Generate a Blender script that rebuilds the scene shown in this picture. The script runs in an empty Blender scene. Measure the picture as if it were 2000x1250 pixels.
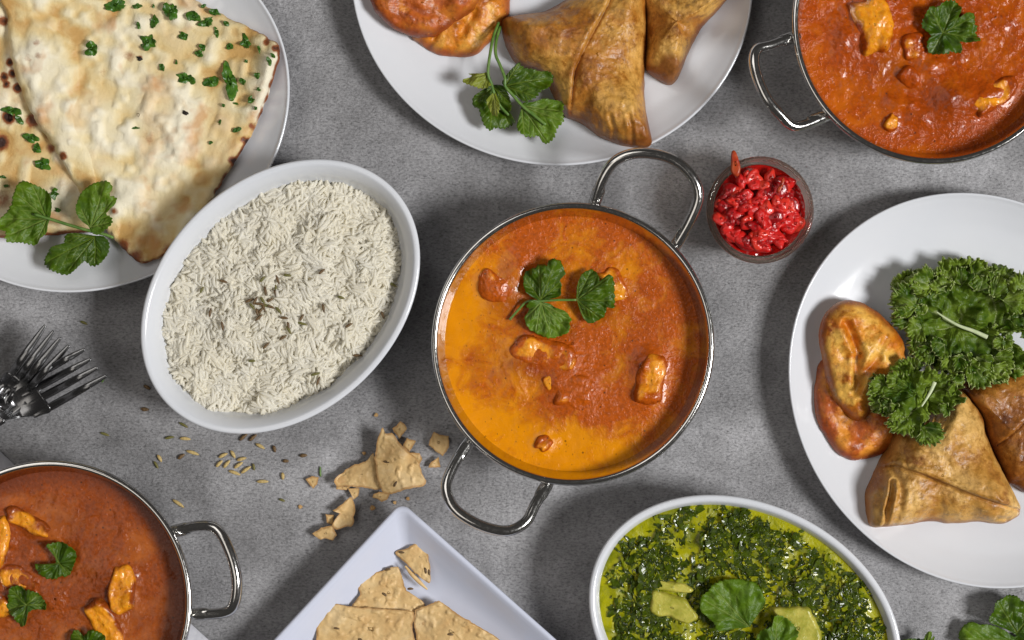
import bpy, math, random
import numpy as np
from mathutils import Vector
random.seed(7); rng = np.random.RandomState(11)
sc = bpy.context.scene
C = sc.collection
S = 0.0003            # metres per photo pixel on the table
H = 1.2               # camera height
# ------------------------------------------------------------------ camera
cd = bpy.data.cameras.new('camera'); cam = bpy.data.objects.new('camera', cd); C.objects.link(cam)
cam.location = (0, 0, H); cam.rotation_euler = (0, 0, 0)
cd.sensor_width = 36; cd.lens = 36 * H / (2000 * S); cd.clip_start = .01; cd.clip_end = 60
sc.camera = cam
# ------------------------------------------------------------------ world and lamps (studio)
w = bpy.data.worlds.new('World'); sc.world = w; w.use_nodes = True
bg = w.node_tree.nodes['Background']; bg.inputs[0].default_value = (1, .95, .90, 1); bg.inputs[1].default_value = .05
def area(name, az, el, dist, size, power, col, tgt=(0, 0, 0)):
    l = bpy.data.lights.new(name, 'AREA'); l.shape = 'SQUARE'; l.size = size; l.energy = power; l.color = col
    o = bpy.data.objects.new(name, l); C.objects.link(o)
    a, e = math.radians(az), math.radians(el)
    o.location = Vector(tgt) + Vector((math.cos(a) * math.cos(e), math.sin(a) * math.cos(e), math.sin(e))) * dist
    o.rotation_euler = (Vector(tgt) - o.location).to_track_quat('-Z', 'Y').to_euler()
area('key_softbox', -13, 46.5, 5.4, 1.3, 292, (1, .993, .98))
area('fill_softbox', 138, 58, 3.0, 1.6, 13, (1, .96, .91))
area('low_fill_softbox', 208, 62, 2.8, 1.3, 6, (1, .94, .86))
sc.view_settings.view_transform = 'Standard'; sc.view_settings.look = 'None'
sc.view_settings.exposure = 0; sc.view_settings.gamma = 1
# ------------------------------------------------------------------ numeric helpers
_T = np.random.RandomState(3).rand(256, 256)
def vn(x, y):
    xi = np.floor(x).astype(int); yi = np.floor(y).astype(int); fx = x - xi; fy = y - yi
    fx = fx * fx * fx * (fx * (fx * 6 - 15) + 10); fy = fy * fy * fy * (fy * (fy * 6 - 15) + 10)
    g = lambda a, b: _T[a % 256, b % 256]
    return (g(xi, yi) * (1 - fx) + g(xi + 1, yi) * fx) * (1 - fy) + (g(xi, yi + 1) * (1 - fx) + g(xi + 1, yi + 1) * fx) * fy
def fbm(x, y, wl, o=3, seed=0):
    """-1..1 noise of wavelength wl pixels"""
    x = np.asarray(x, float) / wl + seed * 17.3 + 500; y = np.asarray(y, float) / wl + seed * 9.1 + 500
    s = 0; a = 1; t = 0
    for k in range(o):
        s = s + a * (vn(x * 2 ** k + y * .31, y * 2 ** k - x * .31) * 2 - 1); t += a; a *= .5
    return s / t * 1.4
def sst(a, b, x):
    t = np.clip((x - a) / (b - a), 0, 1); return t * t * (3 - 2 * t)
def cr(pts, closed=True, n=12):
    p = np.array(pts, float); m = len(p); out = []
    for i in range(m if closed else m - 1):
        if closed: a, b, c, d = p[i - 1], p[i], p[(i + 1) % m], p[(i + 2) % m]
        else: a, b, c, d = p[max(i - 1, 0)], p[i], p[i + 1], p[min(i + 2, m - 1)]
        for k in range(n):
            t = k / n
            out.append(.5 * ((2 * b) + (c - a) * t + (2 * a - 5 * b + 4 * c - d) * t * t + (3 * b - a - 3 * c + d) * t ** 3))
    if not closed: out.append(p[-1])
    return np.array(out)
def resample(p, n, closed=True):
    q = np.vstack([p, p[:1]]) if closed else p
    L = np.r_[0, np.cumsum(np.hypot(*np.diff(q[:, :2], axis=0).T))]
    t = np.linspace(0, L[-1], n + 1)[:-1] if closed else np.linspace(0, L[-1], n)
    return np.stack([np.interp(t, L, q[:, k]) for k in range(q.shape[1])], 1)
def tr(pts, sc_, ox, oy): return [(x / sc_ + ox, y / sc_ + oy) for x, y in pts]
def segd(x, y, pts):
    """distance to a polyline and signed side (+ = left of travel in y-down pixels)"""
    best = np.full(np.shape(x), 1e9); side = np.zeros(np.shape(x))
    for (ax, ay), (bx, by) in zip(pts[:-1], pts[1:]):
        dx, dy = bx - ax, by - ay; L = dx * dx + dy * dy + 1e-9
        t = np.clip(((x - ax) * dx + (y - ay) * dy) / L, 0, 1)
        ex, ey = x - ax - t * dx, y - ay - t * dy; d = np.hypot(ex, ey)
        s = np.sign(dy * (x - ax) - dx * (y - ay)); m = d < best
        best = np.where(m, d, best); side = np.where(m, s, side)
    return best, side
def PX(x, y, z, zref=None):
    k = S * (1 - (z if zref is None else zref) / H)
    x = np.asarray(x, float); y = np.asarray(y, float); z = np.asarray(z, float) + 0 * x
    return np.stack([(x - 1000) * k, (625 - y) * k, z], -1)
def lin(r, g, b, a=1.0):
    f = lambda c: (c / 255 / 12.92) if c / 255 < .04045 else ((c / 255 + .055) / 1.055) ** 2.4
    return (f(r), f(g), f(b), a)
# ------------------------------------------------------------------ object helpers
def tag(o, label=None, cat=None, group=None, kind=None):
    if label: o['label'] = label
    if cat: o['category'] = cat
    if group: o['group'] = group
    if kind: o['kind'] = kind
    return o
def thing(name, label, cat, px, py, z=0, group=None):
    o = bpy.data.objects.new(name, None); C.objects.link(o); o.empty_display_size = .01
    o.location = tuple(PX(px, py, z)); return tag(o, label, cat, group)
def mk(name, v, f, mat, parent=None, attrs=None, smooth=True, mats=None, fmi=None, closed=True):
    v = np.asarray(v, float).reshape(-1, 3)
    if parent is not None: loc = np.array(parent_loc(parent))
    else:
        loc = (v.min(0) + v.max(0)) / 2; loc[2] = v[:, 2].min()
    me = bpy.data.meshes.new(name); me.from_pydata((v - loc).tolist(), [], f if isinstance(f, list) else f.tolist())
    if smooth: me.polygons.foreach_set('use_smooth', [True] * len(me.polygons))
    for k, a in (attrs or {}).items():
        at = me.attributes.new(k, 'FLOAT', 'POINT'); at.data.foreach_set('value', np.asarray(a, float).ravel())
    for m in (mats or [mat]): me.materials.append(m)
    if fmi is not None: me.polygons.foreach_set('material_index', fmi)
    if closed:      # outward normals
        me.calc_loop_triangles(); tn = len(me.loop_triangles); ti = np.empty(tn * 3, np.int32); me.loop_triangles.foreach_get('vertices', ti); ti = ti.reshape(-1, 3)
        p = v - v.mean(0)
        if np.einsum('ij,ij->i', p[ti[:, 0]], np.cross(p[ti[:, 1]], p[ti[:, 2]])).sum() < 0: me.flip_normals()
    me.update()
    o = bpy.data.objects.new(name, me); C.objects.link(o)
    if parent is not None: o.parent = parent
    else: o.location = tuple(loc)
    return o
def parent_loc(p):
    l = Vector((0, 0, 0))
    while p is not None: l += p.location; p = p.parent
    return l
def gridfaces(nr, nt, off=0, closed=True, flip=False):
    f = []
    for i in range(nr - 1):
        for j in range(nt if closed else nt - 1):
            a = off + i * nt + j; b = off + i * nt + (j + 1) % nt; q = (a, a + nt, b + nt, b)
            f.append(q[::-1] if flip else q)
    return f
def pillow(name, mat, parent, outline, hf, center=None, base=None, nr=50, nt=200, zref=.02, attr=None, en=(0, 10, 0), cl=12, pw=1.4, flat=False):
    o = cr(outline, True, cl) if cl else np.array(outline, float)
    o = resample(o, nt)
    c = np.array(center if center is not None else o.mean(0), float)
    d = o - c; L = np.hypot(*d.T)
    if en[0]: o = c + d * (1 + en[0] * fbm(o[:, 0], o[:, 1], en[1], 3, en[2]) / L)[:, None]
    L = np.hypot(*(o - c).T)
    t = np.linspace(0, 1, nr)[1:]; r = 1 - (1 - t) ** pw
    X = c[0] + (o[None, :, 0] - c[0]) * r[:, None]; Y = c[1] + (o[None, :, 1] - c[1]) * r[:, None]
    R = r[:, None] + 0 * X; D = (1 - R) * L[None]
    bf = base if callable(base) else (lambda x, y: (base or 0) + 0 * x)
    Z = bf(X, Y) + hf(X, Y, R, D)
    c1 = np.array([[c[0]]]); c2 = np.array([[c[1]]]); z0 = bf(c1, c2) + hf(c1, c2, np.array([[0.]]), np.array([[L.min()]]))
    V = [PX(c1, c2, z0, zref).reshape(-1, 3), PX(X, Y, Z, zref).reshape(-1, 3)]
    f = [(0, 1 + j, 1 + (j + 1) % nt) for j in range(nt)][::-1]
    f = [(a, c_, b) for a, b, c_ in f]
    f += gridfaces(nr - 1, nt, 1)
    n1 = 1 + (nr - 1) * nt
    # underside
    Xb = np.stack([X[-1], c[0] + (X[-1] - c[0]) * .93]); Yb = np.stack([Y[-1], c[1] + (Y[-1] - c[1]) * .93])
    Zb = bf(Xb, Yb); V.append(PX(Xb, Yb, Zb, zref).reshape(-1, 3)); V.append(PX(c1, c2, bf(c1, c2), zref).reshape(-1, 3))
    f += [(n1 - nt + j, n1 + j, n1 + (j + 1) % nt, n1 - nt + (j + 1) % nt) for j in range(nt)]
    f += gridfaces(2, nt, n1)
    nb = n1 + 2 * nt; f += [(n1 + nt + j, nb, n1 + nt + (j + 1) % nt) for j in range(nt)]
    V = np.vstack(V); at = {}
    if attr:
        for k, fn in attr.items():
            a = np.clip(fn(X, Y, R, D), 0, 1)
            a0 = np.clip(fn(c1, c2, np.array([[0.]]), np.array([[L.min()]])), 0, 1)
            at[k] = np.r_[a0.ravel(), a.ravel(), a[-1], a[-1], a0.ravel()]
    return mk(name, V, f, mat, parent, at)
def rnd(T, wdt):   # rounded-edge thickness profile
    return lambda D: T * np.sqrt(np.clip(1 - (1 - np.clip(D / wdt, 0, 1)) ** 2, 0, 1))
def tube(name, mat, parent, pts, rad, n=12, flat=1.0, m=None):
    """pts: world-space path"""
    p = cr(pts, False, 10) if m is None else resample(cr(pts, False, 10), m, False)
    rad = np.interp(np.linspace(0, 1, len(p)), np.linspace(0, 1, len(rad)), rad) if hasattr(rad, '__len__') else np.full(len(p), rad)
    tg = np.gradient(p, axis=0); tg /= np.linalg.norm(tg, axis=1)[:, None] + 1e-12
    up = np.array([0, 0, 1.]); V = []
    for i in range(len(p)):
        s = np.cross(tg[i], up); s /= np.linalg.norm(s) + 1e-9; u = np.cross(s, tg[i])
        a = np.linspace(0, 2 * np.pi, n, endpoint=False)
        V.append(p[i] + rad[i] * (np.cos(a)[:, None] * s + np.sin(a)[:, None] * u * flat))
    V = np.vstack(V); f = gridfaces(len(p), n, 0); k = len(V)
    V = np.vstack([V, p[0], p[-1]])
    f += [(k, j, (j + 1) % n) for j in range(n)] + [(k + 1, k - n + (j + 1) % n, k - n + j) for j in range(n)]
    return mk(name, V, f, mat, parent)
def pxpath(pts, z):
    z = z if hasattr(z, '__len__') else [z] * len(pts)
    return np.array([PX(x, y, zz) for (x, y), zz in zip(pts, z)])
def ringlathe(name, mat, parent, cpx, cpy, zref, prof, a, b, ang, n=128, sup=2.0):
    """prof: (fraction or offset fn, z). Rings of an ellipse with semi axes a-d, b-d (metres)"""
    c = PX(cpx, cpy, zref); V = []; th = np.linspace(0, 2 * np.pi, n, endpoint=False); ca, sa = math.cos(ang), math.sin(ang)
    for (ra, rb, z) in prof:
        ct, st = np.cos(th), np.sin(th)
        ex = np.sign(ct) * np.abs(ct) ** (2 / sup) * ra; ey = np.sign(st) * np.abs(st) ** (2 / sup) * rb
        V.append(np.stack([c[0] + ex * ca - ey * sa, c[1] + ex * sa + ey * ca, z + 0 * ex], 1))
    V = np.vstack(V); f = gridfaces(len(prof), n, 0, True, True)
    return mk(name, V, f, mat, parent)
# ------------------------------------------------------------------ materials
class NT:
    def __init__(s, name):
        s.m = bpy.data.materials.new(name); s.m.use_nodes = True; s.t = s.m.node_tree
        s.b = s.t.nodes['Principled BSDF']; s.out = s.t.nodes['Material Output']
    def n(s, ty, props=None, **inp):
        nd = s.t.nodes.new(ty)
        for k, v in (props or {}).items(): setattr(nd, k, v)
        for k, v in inp.items():
            key = int(k[1:]) if k[0] == 'i' and k[1:].isdigit() else k.replace('_', ' ')
            s.set(nd.inputs[key], v)
        return nd
    def set(s, sock, v):
        if isinstance(v, bpy.types.NodeSocket): s.t.links.new(v, sock)
        elif isinstance(v, bpy.types.Node): s.t.links.new(v.outputs[0], sock)
        else: sock.default_value = v
    def p(s, **k):
        for a, v in k.items(): s.set(s.b.inputs[a.replace('_', ' ')], v)
    def co(s, sx=1, sy=1, sz=1):
        tc = s.n('ShaderNodeTexCoord'); 
        if (sx, sy, sz) == (1, 1, 1): return tc.outputs['Object']
        mp = s.n('ShaderNodeMapping'); s.t.links.new(tc.outputs['Object'], mp.inputs[0]); mp.inputs['Scale'].default_value = (sx, sy, sz); return mp.outputs[0]
    def noise(s, sc_, det=3, rough=.55, dist=0, vec=None):
        nd = s.n('ShaderNodeTexNoise', Scale=sc_, Detail=det, Roughness=rough, Distortion=dist); s.t.links.new(vec or s.co(), nd.inputs['Vector']); return nd.outputs[0]
    def vor(s, sc_, feature='F1', vec=None, rand=1):
        nd = s.n('ShaderNodeTexVoronoi', {'feature': feature}, Scale=sc_, Randomness=rand); s.t.links.new(vec or s.co(), nd.inputs['Vector']); return nd.outputs['Distance']
    def ramp(s, fac, stops, interp='LINEAR'):
        nd = s.n('ShaderNodeValToRGB'); nd.color_ramp.interpolation = interp; cr_ = nd.color_ramp
        while len(cr_.elements) < len(stops): cr_.elements.new(.5)
        for e, (p_, c) in zip(cr_.elements, stops):
            e.position = p_; e.color = c if hasattr(c, '__len__') else (c, c, c, 1)
        s.set(nd.inputs[0], fac); return nd.outputs[0]
    def mix(s, fac, a, b, mode='MIX'):
        nd = s.n('ShaderNodeMix', {'data_type': 'RGBA', 'blend_type': mode}); s.set(nd.inputs[0], fac); s.set(nd.inputs[6], a); s.set(nd.inputs[7], b); return nd.outputs[2]
    def math(s, op, a, b=0.0, c=0.0):
        nd = s.n('ShaderNodeMath', {'operation': op}); s.set(nd.inputs[0], a); s.set(nd.inputs[1], b); s.set(nd.inputs[2], c); return nd.outputs[0]
    def attr(s, name): nd = s.n('ShaderNodeAttribute', {'attribute_name': name}); return nd.outputs['Fac']
    def bump(s, h, dist, strength=1.0, prev=None):
        nd = s.n('ShaderNodeBump', Strength=strength, Distance=dist, Height=h)
        if prev is not None: s.t.links.new(prev, nd.inputs['Normal'])
        return nd.outputs[0]

def m_table():
    m = NT('concrete_table')
    big = m.noise(5.5, 4, .6, .4); mid = m.noise(26, 4, .6, .3)
    stv = m.co(.55, 1, 1); grain = m.noise(900, 3, .7, 0, stv); grain2 = m.noise(360, 5, .75, .2, m.co(.7, 1, 1))
    fac = m.math('ADD', m.math('MULTIPLY', big, .6), m.math('MULTIPLY', mid, .4))
    col = m.ramp(fac, [(.34, lin(106, 105, 106)), (.5, lin(146, 145, 147)), (.64, lin(182, 181, 184))])
    g = m.ramp(grain, [(.30, .50), (.47, .98), (.68, 1.30)])
    col = m.mix(1, col, g, 'MULTIPLY')
    g2 = m.ramp(grain2, [(.33, .70), (.47, 1.0), (.7, 1.10)])
    col = m.mix(1, col, g2, 'MULTIPLY')
    pit = m.ramp(m.noise(210, 6, .8, .3, m.co(.8, 1, 1)), [(.32, .30), (.375, 1.0)])
    col = m.mix(1, col, pit, 'MULTIPLY')
    b = m.bump(grain, .0006, 1.0); b = m.bump(grain2, .0010, .9, b); b = m.bump(mid, .003, .35, b)
    m.p(Base_Color=col, Roughness=m.ramp(grain2, [(.3, .62), (.7, .42)]), Normal=b, Specular_IOR_Level=.45); return m.m
def m_ceramic(name='white_ceramic', c=(219, 221, 226)):
    m = NT(name); n = m.noise(14, 3)
    col = m.mix(m.ramp(n, [(.35, 0), (.7, 1)]), lin(*c), lin(c[0] - 4, c[1] - 3, c[2] - 2))
    m.p(Base_Color=col, Roughness=.16, Specular_IOR_Level=.5, Coat_Weight=.3, Coat_Roughness=.08, Normal=m.bump(m.noise(45, 2), .0006, .25)); return m.m
def m_steel(name='polished_steel', base=.62, r=.13):
    m = NT(name); n = m.noise(500, 3, .6, 0, m.co(1, 1, 6))
    m.p(Base_Color=(base, base * .98, base * .95, 1), Metallic=1, Roughness=m.ramp(n, [(.3, r * .7), (.7, r * 1.6)]), Normal=m.bump(m.noise(60, 2), .0006, .25)); return m.m
def m_sauce(name, red, gold, dark, rough=.22, gr=1.0, speck=True):
    m = NT(name); g = m.attr('gold'); k = m.attr('dark')
    n = m.noise(70, 6, .65, 1.2); n2 = m.noise(520, 3, .6)
    gm = m.ramp(m.math('ADD', g, m.math('MULTIPLY', m.math('SUBTRACT', n, .5), 1.5)), [(.25, 0), (.85, 1)])
    r2 = m.mix(m.ramp(n2, [(.35, 0), (.65, 1)]), red, [c * .70 for c in red[:3]] + [1])
    col = m.mix(gm, r2, gold)
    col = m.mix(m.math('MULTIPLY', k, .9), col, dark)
    mt = m.attr('meat'); mf = m.ramp(m.math('ADD', mt, m.math('MULTIPLY', m.math('SUBTRACT', n, .5), 1.1)), [(.3, 0), (.75, 1)]); col = m.mix(mf, col, m.mix(m.ramp(n2, [(.3, 0), (.7, 1)]), lin(236, 160, 40), lin(222, 130, 14)))
    if speck:
        v = m.vor(120); sp = m.ramp(v, [(.045, 1), (.085, 0)]); col = m.mix(m.math('MULTIPLY', sp, .75), col, (.03, .012, .005, 1))
        v = m.vor(310, vec=m.co(1, .6, 1)); sp = m.ramp(v, [(.07, 1), (.12, 0)]); col = m.mix(m.math('MULTIPLY', sp, .6), col, (.12, .03, .008, 1))
    inv = m.math('SUBTRACT', 1.0, m.math('MULTIPLY', gm, .85))
    b = m.bump(m.math('MULTIPLY', n2, inv), .0009 * gr, .8)
    b = m.bump(m.noise(230, 4, .65, .4), .0012 * gr, .55, b)
    m.p(Base_Color=col, Roughness=m.ramp(n, [(.3, rough * .6), (.7, rough * 1.5)]), Specular_IOR_Level=.24, Coat_Weight=.22, Coat_Roughness=.03, Normal=b); return m.m
def m_fried(name, deep, mid, pale, rough=.38, sc_=1.0):
    m = NT(name); e = m.attr('edge'); pa = m.attr('pale')
    n = m.noise(55 * sc_, 5, .62, .5); n2 = m.noise(260, 4, .7, .2); n3 = m.noise(1100, 2, .6)
    col = m.ramp(n, [(.30, deep), (.47, mid), (.72, pale)])
    col = m.mix(m.ramp(m.math('ADD', pa, m.math('MULTIPLY', m.math('SUBTRACT', n2, .5), .8)), [(.35, 0), (.75, 1)]), col, pale)
    col = m.mix(m.math('MULTIPLY', m.ramp(m.math('ADD', e, m.math('MULTIPLY', m.math('SUBTRACT', n2, .5), .6)), [(.3, 0), (.9, 1)]), .85), col, deep)
    f = m.ramp(n2, [(.32, .62), (.5, 1.0), (.72, 1.18)]); col = m.mix(1, col, f, 'MULTIPLY')
    sp = m.ramp(m.vor(420), [(.10, 1), (.2, 0)]); spk = m.ramp(m.noise(60, 2), [(.5, 0), (.62, .55)])
    col = m.mix(m.math('MULTIPLY', sp, spk), col, [min(1, c * 1.35) for c in pale[:3]] + [1])
    b = m.bump(m.noise(110, 3, .55, .3), .0014, .4); b = m.bump(n2, .0006, .5, b); b = m.bump(n3, .0003, .5, b); bl = m.ramp(m.vor(170), [(.0, 1), (.22, 0)]); b = m.bump(m.math('MULTIPLY', bl, m.ramp(m.noise(40, 2), [(.5, 0), (.6, 1)])), .0009, .6, b)
    m.p(Base_Color=col, Roughness=m.ramp(n2, [(.3, rough * .65), (.7, rough * 1.3)]), Specular_IOR_Level=.5, Normal=b, Coat_Weight=.06, Coat_Roughness=.2); return m.m
def m_naan():
    m = NT('naan_crust'); h = m.attr('bump'); ch = m.attr('char'); bt = m.attr('butter')
    n = m.noise(70, 5, .6, .4); n2 = m.noise(330, 4, .65)
    v = m.math('ADD', m.math('MULTIPLY', h, .75), m.math('MULTIPLY', n, .45))
    col = m.ramp(v, [(.30, lin(198, 156, 92)), (.42, lin(220, 194, 138)), (.56, lin(230, 214, 172)), (.8, lin(238, 229, 204))])
    col = m.mix(m.math('MULTIPLY', m.ramp(m.math('ADD', bt, m.math('MULTIPLY', m.math('SUBTRACT', n, .5), 1.6)), [(.45, 0), (.9, 1)]), .5), col, lin(212, 170, 100))
    sp = m.ramp(m.noise(48, 3, .5, .2), [(.60, 0), (.72, .65)]); col = m.mix(sp, col, lin(196, 136, 74))
    cm = m.math('ADD', ch, m.math('MULTIPLY', m.math('SUBTRACT', n2, .5), .5))
    col = m.mix(m.ramp(cm, [(.12, 0), (.45, 1)]), col, lin(140, 78, 38)); col = m.mix(m.ramp(cm, [(.5, 0), (.8, 1)]), col, lin(52, 24, 14))
    b = m.bump(n, .002, .45); b = m.bump(n2, .0008, .6, b)
    m.p(Base_Color=col, Roughness=m.ramp(v, [(.35, .45), (.6, .68)]), Normal=b, Specular_IOR_Level=.4, Subsurface_Weight=0); return m.m
def m_leaf(name, dk, md, vein, rough=.42, tr_=.22):
    m = NT(name); v = m.attr('vein'); r = m.attr('rad')
    n = m.noise(190, 4, .6, .3)
    col = m.mix(m.ramp(m.math('ADD', m.math('MULTIPLY', r, .35), m.math('MULTIPLY', n, .8)), [(.3, 0), (.85, 1)]), dk, md)
    col = m.mix(m.math('MULTIPLY', v, .7), col, vein)
    b = m.bump(m.math('ADD', m.math('MULTIPLY', v, -.8), m.noise(700, 3)), .0005, .7); b = m.bump(n, .002, .4, b)
    m.p(Base_Color=col, Roughness=rough, Specular_IOR_Level=.4, Normal=b)
    tl = m.n('ShaderNodeBsdfTranslucent'); m.set(tl.inputs[0], m.mix(.5, col, md)); mx = m.n('ShaderNodeMixShader'); mx.inputs[0].default_value = tr_
    m.t.links.new(m.b.outputs[0], mx.inputs[1]); m.t.links.new(tl.outputs[0], mx.inputs[2]); m.t.links.new(mx.outputs[0], m.out.inputs[0]); return m.m
def m_simple(name, c1, c2, sc_=200, rough=.5, bump=.0004, sss=0, **k):
    m = NT(name); n = m.noise(sc_, 4, .6, .2); col = m.mix(m.ramp(n, [(.32, 0), (.68, 1)]), c1, c2)
    m.p(Base_Color=col, Roughness=rough, Normal=m.bump(n, bump, .7))
    if sss: m.p(Subsurface_Weight=sss, Subsurface_Radius=(1, .6, .4), Subsurface_Scale=.002)
    m.p(**k); return m.m
def m_papad():
    m = NT('papad_crisp'); e = m.attr('edge'); n = m.noise(42, 4, .6, .4); n2 = m.noise(300, 4, .65)
    col = m.ramp(n, [(.3, lin(202, 160, 102)), (.5, lin(216, 182, 126)), (.75, lin(228, 202, 156))])
    col = m.mix(m.math('MULTIPLY', m.ramp(m.math('ADD', e, m.math('MULTIPLY', m.math('SUBTRACT', n, .5), 1.0)), [(.5, 0), (1, 1)]), .6), col, lin(158, 104, 48))
    col = m.mix(1, col, m.ramp(n2, [(.3, .86), (.7, 1.08)]), 'MULTIPLY')
    sp = m.ramp(m.vor(210), [(.05, 1), (.1, 0)]); col = m.mix(m.math('MULTIPLY', sp, .5), col, lin(120, 84, 40))
    b = m.bump(m.vor(420, 'SMOOTH_F1'), .0005, .5); b = m.bump(n2, .0004, .4, b)
    m.p(Base_Color=col, Roughness=.5, Normal=b, Specular_IOR_Level=.35); return m.m
def m_rice():
    m = NT('boiled_rice'); n = m.noise(90, 4, .6, .2); col = m.mix(m.ramp(n, [(.32, 0), (.68, 1)]), lin(254, 252, 246), lin(252, 248, 236))
    m.p(Base_Color=col, Roughness=.42, Specular_IOR_Level=.35)
    tl = m.n('ShaderNodeBsdfTranslucent'); m.set(tl.inputs[0], m.mix(.6, col, lin(255, 250, 230))); mx = m.n('ShaderNodeMixShader'); mx.inputs[0].default_value = .5
    m.t.links.new(m.b.outputs[0], mx.inputs[1]); m.t.links.new(tl.outputs[0], mx.inputs[2]); m.t.links.new(mx.outputs[0], m.out.inputs[0]); return m.m
M = dict(
    table=m_table(), ceramic=m_ceramic(), tray=m_ceramic('cool_white_ceramic', (208, 212, 228)), steel=m_steel(), fork=m_simple('fork_steel', (.27, .27, .275, 1), (.22, .22, .225, 1), 30, .24, .0001, 0, Metallic=1.0),
    s_mid=m_sauce('golden_curry_sauce', lin(190, 88, 14), lin(222, 138, 0), lin(112, 36, 10), .24, .8),
    s_tr=m_sauce('orange_curry_sauce', lin(176, 74, 10), lin(194, 98, 12), lin(96, 34, 8), .15, .8),
    s_bl=m_sauce('brick_red_curry_sauce', lin(156, 72, 20), lin(172, 92, 36), lin(84, 30, 8), .24, .8),
    chunk=m_sauce('sauce_coated_chicken', lin(196, 84, 26), lin(234, 150, 20), lin(110, 34, 10), .2, .9, False),
    puri=m_fried('fried_puri', lin(152, 66, 8), lin(208, 122, 14), lin(232, 178, 78), .46, .8),
    puri_red=m_fried('red_fried_puri', lin(134, 54, 10), lin(182, 88, 18), lin(214, 136, 40), .48, .9),
    sam=m_fried('fried_samosa', lin(122, 62, 14), lin(172, 110, 34), lin(210, 160, 78), .46, .8),
    sam_lt=m_fried('pale_fried_samosa', lin(136, 74, 16), lin(184, 130, 52), lin(214, 170, 96), .5, .8),
    sam_dk=m_fried('brown_fried_samosa', lin(96, 46, 8), lin(142, 84, 22), lin(182, 124, 48), .46, 1),
    naan=m_naan(), papad=m_papad(),
    leaf=m_leaf('coriander_leaf', lin(56, 92, 4), lin(108, 140, 24), lin(156, 174, 90)),
    leafd=m_leaf('dark_coriander_leaf', lin(44, 74, 2), lin(80, 110, 10), lin(132, 152, 60), .36),
    leafy=m_leaf('yellow_green_leaf', lin(116, 128, 20), lin(152, 160, 60), lin(176, 180, 100)),
    kale=m_leaf('curly_kale_leaf', lin(54, 86, 2), lin(140, 164, 54), lin(206, 216, 150), .42, .3),
    stem=m_simple('green_stem', lin(72, 110, 36), lin(110, 140, 66), 150, .4),
    herb=m_simple('chopped_green_herb', lin(36, 78, 10), lin(74, 116, 24), 260, .36, .0006),
    char=m_simple('charred_flake', lin(26, 20, 16), lin(50, 40, 30), 260, .6),
    rice=m_rice(),
    ricebed=m_simple('rice_bed', lin(246, 234, 200), lin(250, 244, 226), 120, .5, .001),
    seed=m_simple('tan_cumin_seed', lin(204, 180, 120), lin(166, 138, 82), 900, .55, .0003),
    seedd=m_simple('brown_cumin_seed', lin(120, 94, 58), lin(76, 54, 30), 900, .55, .0003),
    seedg=m_simple('green_brown_cumin_seed', lin(92, 100, 40), lin(120, 104, 60), 700, .55, .0003),
    relish=m_simple('red_relish_piece', lin(222, 40, 34), lin(192, 16, 16), 260, .34, .0014, .15, Subsurface_Radius=(1, .15, .1), Subsurface_Scale=.003, Coat_Weight=.25, Coat_Roughness=.08),
    relish_lt=m_simple('orange_red_relish_piece', lin(226, 62, 42), lin(206, 30, 26), 200, .3, .0014, .15, Subsurface_Radius=(1, .15, .1), Subsurface_Scale=.003, Coat_Weight=.3, Coat_Roughness=.08),
    relish_dk=m_simple('deep_red_relish_piece', lin(170, 12, 16), lin(136, 6, 12), 200, .3, .0014, .1, Subsurface_Radius=(1, .15, .1), Subsurface_Scale=.003, Coat_Weight=.3, Coat_Roughness=.08),
    onion=m_simple('orange_relish_shred', lin(186, 84, 40), lin(160, 44, 26), 170, .25, .0008, .3),
    juice=m_simple('red_relish_juice', lin(150, 10, 10), lin(170, 20, 14), 60, .08, .0004, .1),
    paneer=m_simple('green_stained_paneer', lin(204, 194, 92), lin(150, 150, 40), 150, .32, .0014, .2),
    spin=m_simple('cooked_spinach', lin(30, 44, 0), lin(72, 88, 0), 240, .4, .0012, 0, Coat_Weight=.3, Coat_Roughness=.04, Specular_IOR_Level=.12),
    spin2=m_simple('light_cooked_spinach', lin(150, 148, 12), lin(84, 104, 0), 240, .36, .0012, 0, Coat_Weight=.3, Coat_Roughness=.04, Specular_IOR_Level=.15),
    cloth=m_simple('white_napkin', lin(206, 206, 212), lin(192, 192, 200), 500, .8, .0005),
)
def m_palak():
    m = NT('spinach_sauce'); n = m.noise(60, 5, .65, .6); n2 = m.noise(380, 4, .65)
    col = m.ramp(n, [(.35, lin(108, 114, 2)), (.55, lin(158, 156, 2)), (.75, lin(178, 172, 8))])
    col = m.mix(m.ramp(m.math('ADD', m.attr('dark'), m.math('MULTIPLY', m.math('SUBTRACT', n2, .5), .8)), [(.25, 0), (.65, .92)]), col, lin(42, 58, 4))
    m.p(Base_Color=col, Roughness=.3, Specular_IOR_Level=.2, Coat_Weight=.25, Coat_Roughness=.04, Normal=m.bump(n2, .001, .6)); return m.m
M['palak'] = m_palak()
def m_glass():
    m = NT('clear_glass'); m.p(Base_Color=(1, .93, .86, 1), Roughness=.02, Transmission_Weight=1, IOR=1.45)
    tp = m.n('ShaderNodeBsdfTransparent'); tp.inputs[0].default_value = (.93, .82, .72, 1); mx = m.n('ShaderNodeMixShader'); mx.inputs[0].default_value = .3
    m.t.links.new(m.b.outputs[0], mx.inputs[1]); m.t.links.new(tp.outputs[0], mx.inputs[2]); m.t.links.new(mx.outputs[0], m.out.inputs[0]); return m.m
M['glass'] = m_glass()
# ------------------------------------------------------------------ the table surface
n_ = 2
g = [(-1.6, -1.4, 0), (1.6, -1.4, 0), (1.6, 1.4, 0), (-1.6, 1.4, 0)]
t = mk('table_surface', g, [(0, 1, 2, 3)], M['table'], smooth=False); tag(t, kind='structure')
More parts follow.
